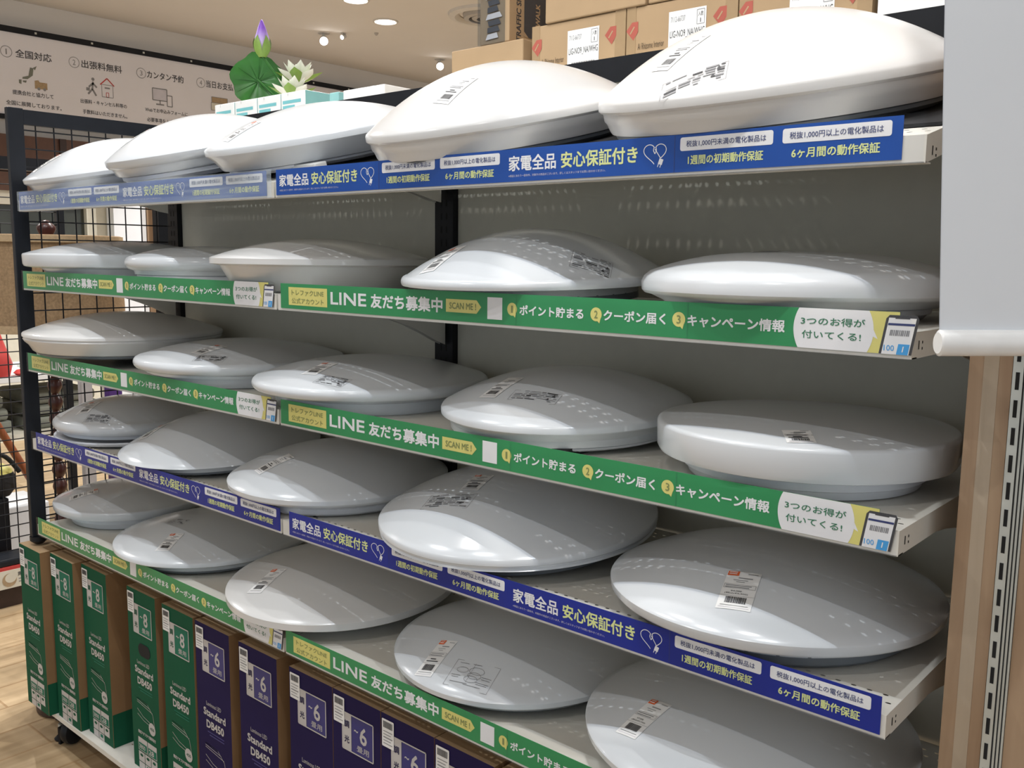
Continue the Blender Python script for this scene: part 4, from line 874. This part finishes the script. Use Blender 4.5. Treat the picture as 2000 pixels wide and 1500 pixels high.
# banknotes
b.rect(2.17 - 1.55, .19, 2.28 - 1.55, .245, W, 'linen_lt'); b.frame(2.17 - 1.55, .19, 2.28 - 1.55, .245, .003, W * 2, 'ink_grey'); b.rect(2.165 - 1.55, .165, 2.275 - 1.55, .21, W * 3, 'cream'); b.frame(2.165 - 1.55, .165, 2.275 - 1.55, .21, .003, W * 4, 'ink_grey'); b.disc(2.22 - 1.55, .188, .013, .013, W * 4, 'ink_grey', 14)
b.build('printed_icon', t)

# ------------------------------------------------------------------ wood wall unit and hanging sheet on the right
t = empty('wood_wall_unit', (2.43, .10, 0), 'wood-grain wall unit with a silver slotted rail at the right edge', 'wall unit')
b = MB(); b.box((0, 0, 0), (.046, .30, 2.3), 'oak'); b.box((.016, -.0006, 0), (.032, 0, 2.3), 'oak_lt'); b.build('side_post', t)
b = MB(); b.box((.047, -.002, 0), (.058, .02, 2.3), 'chrome'); b.box((.0585, -.002, 0), (.070, .02, 2.3), 'chrome')
for x in (.0585, .0625, .0665): b.box((x, -.003, 0), (x + .0012, -.0015, 2.3), 'dark')
for k in range(60): b.box((.0505, -.0026, .25 + .032 * k), (.0545, -.0019, .27 + .032 * k), 'dark')
b.build('slotted_rail', t)
b = MB(); b.box((.0705, 0, 0), (.9, .03, 2.3), 'oak'); b.build('front_panel', t)

t = empty('hanging_sheet', (2.4476, -.0740, 1.3571), 'white sheet hanging from the ceiling with a thick white bottom rail', 'hanging sign')
SX = Vector((.669, .743, 0)); SN = Vector((.743, -.669, 0)); SK = -.062
def sp(u, z, w=0.0): return tuple(SX * (u + SK * z) + SN * w + Vector((0, 0, z)))
b = MB(); TOPZ = 1.62
for i in range(12):
    for j in range(16):
        q = [(i / 12, j / 16), ((i + 1) / 12, j / 16), ((i + 1) / 12, (j + 1) / 16), (i / 12, (j + 1) / 16)]
        for w0, rev in ((0, 0), (-.0015, 1)):
            pts = [sp(.46 * a, .012 + (TOPZ - .012) * c, w0 + .006 * math.sin(5 * a + 1.2 * c) * math.sin(PI * c) * (1 - .3 * a)) for a, c in q]
            b.poly(pts[::-1] if rev else pts, 'sheet')
b.build('sheet', t, 60)
b = MB()
prof = [(.0105 * math.cos(2 * PI * k / 24), .0135 * math.sin(2 * PI * k / 24)) for k in range(24)]
vs = []
for u in (-.003, -.001, .463, .465): 
    s_ = .8 if u in (-.003, .465) else 1.0
    vs += [tuple(SX * u + SN * (p[0] * s_) + Vector((0, 0, .0105 + p[1] * s_))) for p in prof]
b.add(vs, [(r * 24 + k, r * 24 + (k + 1) % 24, (r + 1) * 24 + (k + 1) % 24, (r + 1) * 24 + k) for r in range(3) for k in range(24)] + [tuple(range(24)), tuple(reversed(range(72, 96)))], 'sheet_rail'); b.build('bottom_rail', t, 50)
b = MB(); b.tube([sp(-.003, TOPZ), sp(.463, TOPZ)], .012, 'sheet_rail', 16); b.build('top_rail', t, 40)
for u in (.06, .40):
    b = MB(); b.tube([sp(u, TOPZ), tuple(Vector(sp(u, TOPZ)) + Vector((0, 0, CEIL - 1.3571 - TOPZ)))], .0015, 'chrome', 6); b.build('cord', t)

# ------------------------------------------------------------------ things seen past the left end of the unit
t = empty('floor_lamp', (-.70, .36, 0), 'floor lamp with large brown fabric drum shade behind the left end grid', 'floor lamp')
b = MB(); b.lathe([(0, 0), (.13, 0), (.135, .012), (.12, .03), (.05, .045), (.022, .07), (0, .07)], 'redwood', 32); b.build('base', t, 40)
pr = [(0, .06)]
z = .07
while z < 1.20:
    for k in range(9): a = k / 8; pr.append((.011 + .014 * math.sin(PI * a), z + .062 * a))
    z += .062
pr.append((0, z)); b = MB(); b.lathe(pr, 'redwood', 20); b.build('turned_post', t, 50)
b = MB(); b.lathe([(.228, 1.50), (.240, 1.503), (.246, 1.50), (.248, 1.480), (.240, 1.478), (.248, 1.20), (.254, 1.198), (.256, 1.175), (.246, 1.172), (.242, 1.18), (.230, 1.49), (.228, 1.50)], 'linen', 64); b.build('lamp_shade', t, 35)
b = MB(); b.lathe([(.2495, 1.5005), (.2500, 1.478), (.2410, 1.476)], 'linen_lt', 64); b.build('shade_trim', t, 35); b = MB(); b.lathe([(.2565, 1.200), (.2580, 1.173)], 'linen_lt', 64); b.build('shade_trim', t, 35)
b = MB(); b.lathe([(0, 1.18), (.012, 1.18), (.012, 1.475), (.017, 1.48), (.017, 1.495), (.032, 1.525), (.030, 1.535), (.014, 1.552), (.008, 1.556), (0, 1.557)], 'redwood', 20); b.build('finial', t, 50)
for k in range(3):
    a = k * 2 * PI / 3; b = MB(); b.tube([(0, 0, 1.47), (.236 * math.cos(a), .236 * math.sin(a), 1.49)], .003, 'chrome', 6); b.build('spider_arm', t)
b = MB(); b.lathe([(0, 0), (.088, 0), (.094, .006), (.094, .02), (.088, .026), (.088, .30), (0, .30)], 'darkbrown', 40)
o = b.build('round_stand', None, 40); o.location = (-.192, .138, 0); tag(o, 'dark brown round wooden stand on the floor behind the first green carton', 'stand')
# free-standing grid rack
t = empty('grid_rack', (-1.36, .22, 0), 'black wire grid rack with a thick top bar beyond the unit', 'grid rack')
b = MB()
for k in range(18): b.tube([(0, -.45 + .0525 * k, .12), (0, -.45 + .0525 * k, 1.78)], .0026, 'post', 6)
for k in range(32): b.tube([(.005, -.46, .14 + .0525 * k), (.005, .46, .14 + .0525 * k)], .0026, 'post', 6)
b.build('wire_grid', t)
b = MB(); b.box((-.02, -.48, 1.775), (.02, .48, 1.825), 'post'); b.build('top_bar', t)
for y in (-.47, .47): b = MB(); b.box((-.015, y - .015, 0), (.015, y + .015, 1.775), 'post'); b.build('upright', t)
for y in (-.47, .47): b = MB(); b.box((-.02, y - .02, 0), (.02, y + .02, .03), 'post'); b.build('foot', t)
# low bench with a red side and a cream sign
t = empty('display_bench', (-1.20, .18, 0), 'low dark bench with a red band and a cream sign at the left edge', 'bench')
b = MB(); b.box((-.10, -.55, 0), (-.02, .30, .125), 'darkbrown'); b.build('body', t)
b = MB(); b.box((-.11, -.56, .1255), (.0, .31, .175), 'red'); bevel(b.build('red_band', t), .004)
b = MB(); b.box((-.115, -.56, .1755), (.0, .315, .205), 'post_grey'); bevel(b.build('dark_top', t), .008); 
b = MB(lambda u, v, w: (.004 + w, u, v)); b.rect(-.5, .085, .245, .160, -.002, 'cream'); b.box((-.5, .085, -.004), (.245, .160, .0), 'cream')
b.disc(.165, .120, .028, .028, .0008, 'linen_lt', 20); b.disc(.170, .128, .022, .020, .0012, 'cream', 20); b.text('買ってください', .200, .345, .138, .018, .0010, 'ink', .01) if False else b.text('買って', .198, .240, .138, .016, .0010, 'ink', .01)
for k in range(2): b.line([(.200, .118 - .012 * k), (.240, .118 - .012 * k)], .004, .0010, 'ink_grey')
b.build('sign_board', t)
# tool bag on a black pedestal
b = MB(); b.box((-.06, -.25, 0), (.06, .055, .405), 'post'); o = bevel(b.build('pedestal'), .004); o.location = (-1.47, .385, 0); tag(o, 'black pedestal behind the wire grid, carrying the yellow and black bag', 'pedestal')
t = empty('tool_bag', (-1.47, .40, .4055), 'black bag with yellow top panel and looped handle at the left edge', 'bag')
b = MB(); b.lathe([(0, 0), (.07, .0), (.095, .03), (.10, .07), (.09, .10), (0, .105)], 'foam_black', 24); o = b.build('bag_body', t, 50); o.scale = (.55, .95, 1)
b = MB(); b.lathe([(.092, .085), (.085, .115), (.05, .14), (0, .145)], 'yellow', 24); o = b.build('yellow_panel', t, 50); o.scale = (.55, .93, 1)
b = MB(); b.tube([(0.03, -.06 + .16 * k / 12, .10 + .085 * math.sin(PI * k / 12)) for k in range(13)], .010, 'foam_black', 10); b.build('handle', t, 60)
# pale plinth with a leaning orange-brown pole
b = MB(); b.box((-.14, -.11, 0), (.14, .11, .31), 'sheet'); o = bevel(b.build('plinth'), .006); o.location = (-1.75, .575, 0); tag(o, 'pale plinth box on the floor behind the wire grid', 'plinth')
b = MB(); b.tube([(0, .0, .014), (0, -.24, .52), (0, -.40, .86)], .017, 'orangewood', 14); o = b.build('leaning_pole', None, 50); o.location = (-1.64, .665, .3105); tag(o, 'orange-brown wooden pole leaning diagonally behind the grid', 'pole')
# white table with folded textiles on the shelf below
t = empty('display_table', (-2.3, 1.0, 0), 'white display table with a lower shelf beyond the grid rack', 'table')
b = MB(); b.box((-.35, -.75, .815), (.30, .85, .845), 'paper'); bevel(b.build('table_top', t), .004)
b = MB(); b.box((-.33, -.73, .54), (.28, .83, .56), 'cream'); b.build('lower_shelf', t)
for x in (-.32, .26):
    for y in (-.72, .80): b = MB(); b.box((x - .02, y - .02, 0), (x + .02, y + .02, .815), 'chrome'); b.build('leg', t)
for i, (y, w, z, k, lb) in enumerate(((.55, .36, .5605, 'cloth_green', 'folded grey-green textile on the lower table shelf, left of two'), (.98, .40, .5605, 'cloth_green', 'folded grey-green textile on the lower table shelf, right of two'))):
    b = MB()
    for q in range(3): b.box((-.20, -w / 2 + .012 * q, .062 * q), (.20, w / 2 - .02 * q, .060 + .062 * q), k)
    o = bevel(b.build('folded_textile'), .02, 3); o.location = (-2.28, y, z); tag(o, lb, 'textile', 'folded textiles under the table')
b = MB(); b.lathe([(0, 0), (.05, 0), (.065, .06), (.045, .12), (.02, .20), (.018, .25), (0, .25)], 'red', 24); o = b.build('vase', None, 50); o.location = (-2.06, .665, .8455); tag(o, 'red vase on the white table at the left edge', 'vase')
b = MB(); b.lathe([(0, 0), (.03, .0), (.045, .012), (.03, .026), (.008, .03), (0, .022)], 'red', 14); o = b.build('crumpled_cloth', None, 60); o.location = (-2.05, .775, .8455); tag(o, 'small crumpled red cloth beside the red vase', 'cloth')
t = empty('hung_scarf', (-2.35, .93, .8455), 'grey scarf hanging on a small stand on the white table', 'scarf')
b = MB(); b.box((-.05, -.05, 0), (.05, .05, .01), 'chrome'); b.tube([(0, 0, .01), (0, 0, .48)], .006, 'chrome', 8); b.tube([(0, -.09, .48), (0, .09, .48)], .006, 'chrome', 8); b.build('stand', t)
b = MB()
for k in range(8): 
    for w0 in (.010, .016): b.add([(w0 + .006 * math.sin(k), -.06 + .015 * k, .48), (w0 + .006 * math.sin(k + 1), -.045 + .015 * k, .48), (w0 + .012 * math.sin(k + 1), -.025 + .015 * k, .03), (w0 + .012 * math.sin(k), -.04 + .015 * k, .03)], [(0, 1, 2, 3)], 'cloth_grey')
b.build('scarf_cloth', t, 60)
b = MB(); b.box((-.025, -.035, 0), (.025, .035, .845), 'purple'); o = bevel(b.build('purple_post'), .004); o.location = (-1.80, 1.10, 0); tag(o, 'deep purple upright post behind the left end grid', 'post')
b = MB(); b.box((-.018, -.028, 0), (.018, .028, .86), 'cloth_grey'); o = bevel(b.build('grey_post'), .004); o.location = (-1.72, .925, 0); tag(o, 'grey upright post left of the purple post', 'post')
for i, (y, h, lb) in enumerate(((1.30, .28, 'white carton on the table right of the purple post'), (1.58, .22, 'white carton on the far end of the table'))):
    b = MB(); b.box((-.15, -.11, 0), (.15, .11, h), 'paper'); b.box((.150, -.06, .05), (.1505, .06, h * .6), 'pale'); o = b.build('white_carton'); o.location = (-2.25, y, .8455); tag(o, lb, 'box', 'white cartons on the table')
# furniture along the far wall
t = empty('cream_cabinet', (-4.86, 1.85, 0), 'cream cabinet against the far wall seen above the white table', 'cabinet')
b = MB(); b.box((-.12, -.8, 0), (.12, .55, .95), 'cream'); b.build('body', t)
for y in (-.55, -.1, .30): b = MB(); b.box((.12, y - .19, .08), (.135, y + .19, .86), 'cream'); o = b.build('door', t); h = MB(); h.box((.135, y + .14, .5), (.15, y + .155, .6), 'chrome'); h.build('handle', o)
b = MB(); b.box((-.06, -.14, 0), (.06, .135, 2.0), 'sheet'); o = b.build('white_board'); o.location = (-4.85, 2.74, 0); tag(o, 'tall white board by the far wall behind the grid', 'board')
b = MB(); b.box((-.06, -.03, 0), (.06, .03, 2.0), 'oak'); o = b.build('wood_jamb'); o.location = (-4.86, 2.92, 0); tag(o, 'narrow wooden jamb beside the tall white panel', 'jamb')
t = empty('tall_cabinet', (-4.80, 3.26, 0), 'tall pale grey cabinet with a round handle next to the jamb', 'cabinet')
b = MB(); b.box((-.15, -.30, 0), (.15, .60, 2.0), 'wall'); b.build('body', t)
for y in (-.14, .16): b = MB(); b.box((.151, y - .145, .05), (.165, y + .145, 1.80), 'cream'); o = b.build('door', t); h = MB(); h.lathe([(.035, 0), (.045, .006), (.035, .012), (.028, .006), (.035, 0)], 'paper', 20); hh = h.build('handle', o, 60); hh.rotation_euler = (0, PI / 2, 0); hh.location = (.166, y + .09, 1.72)
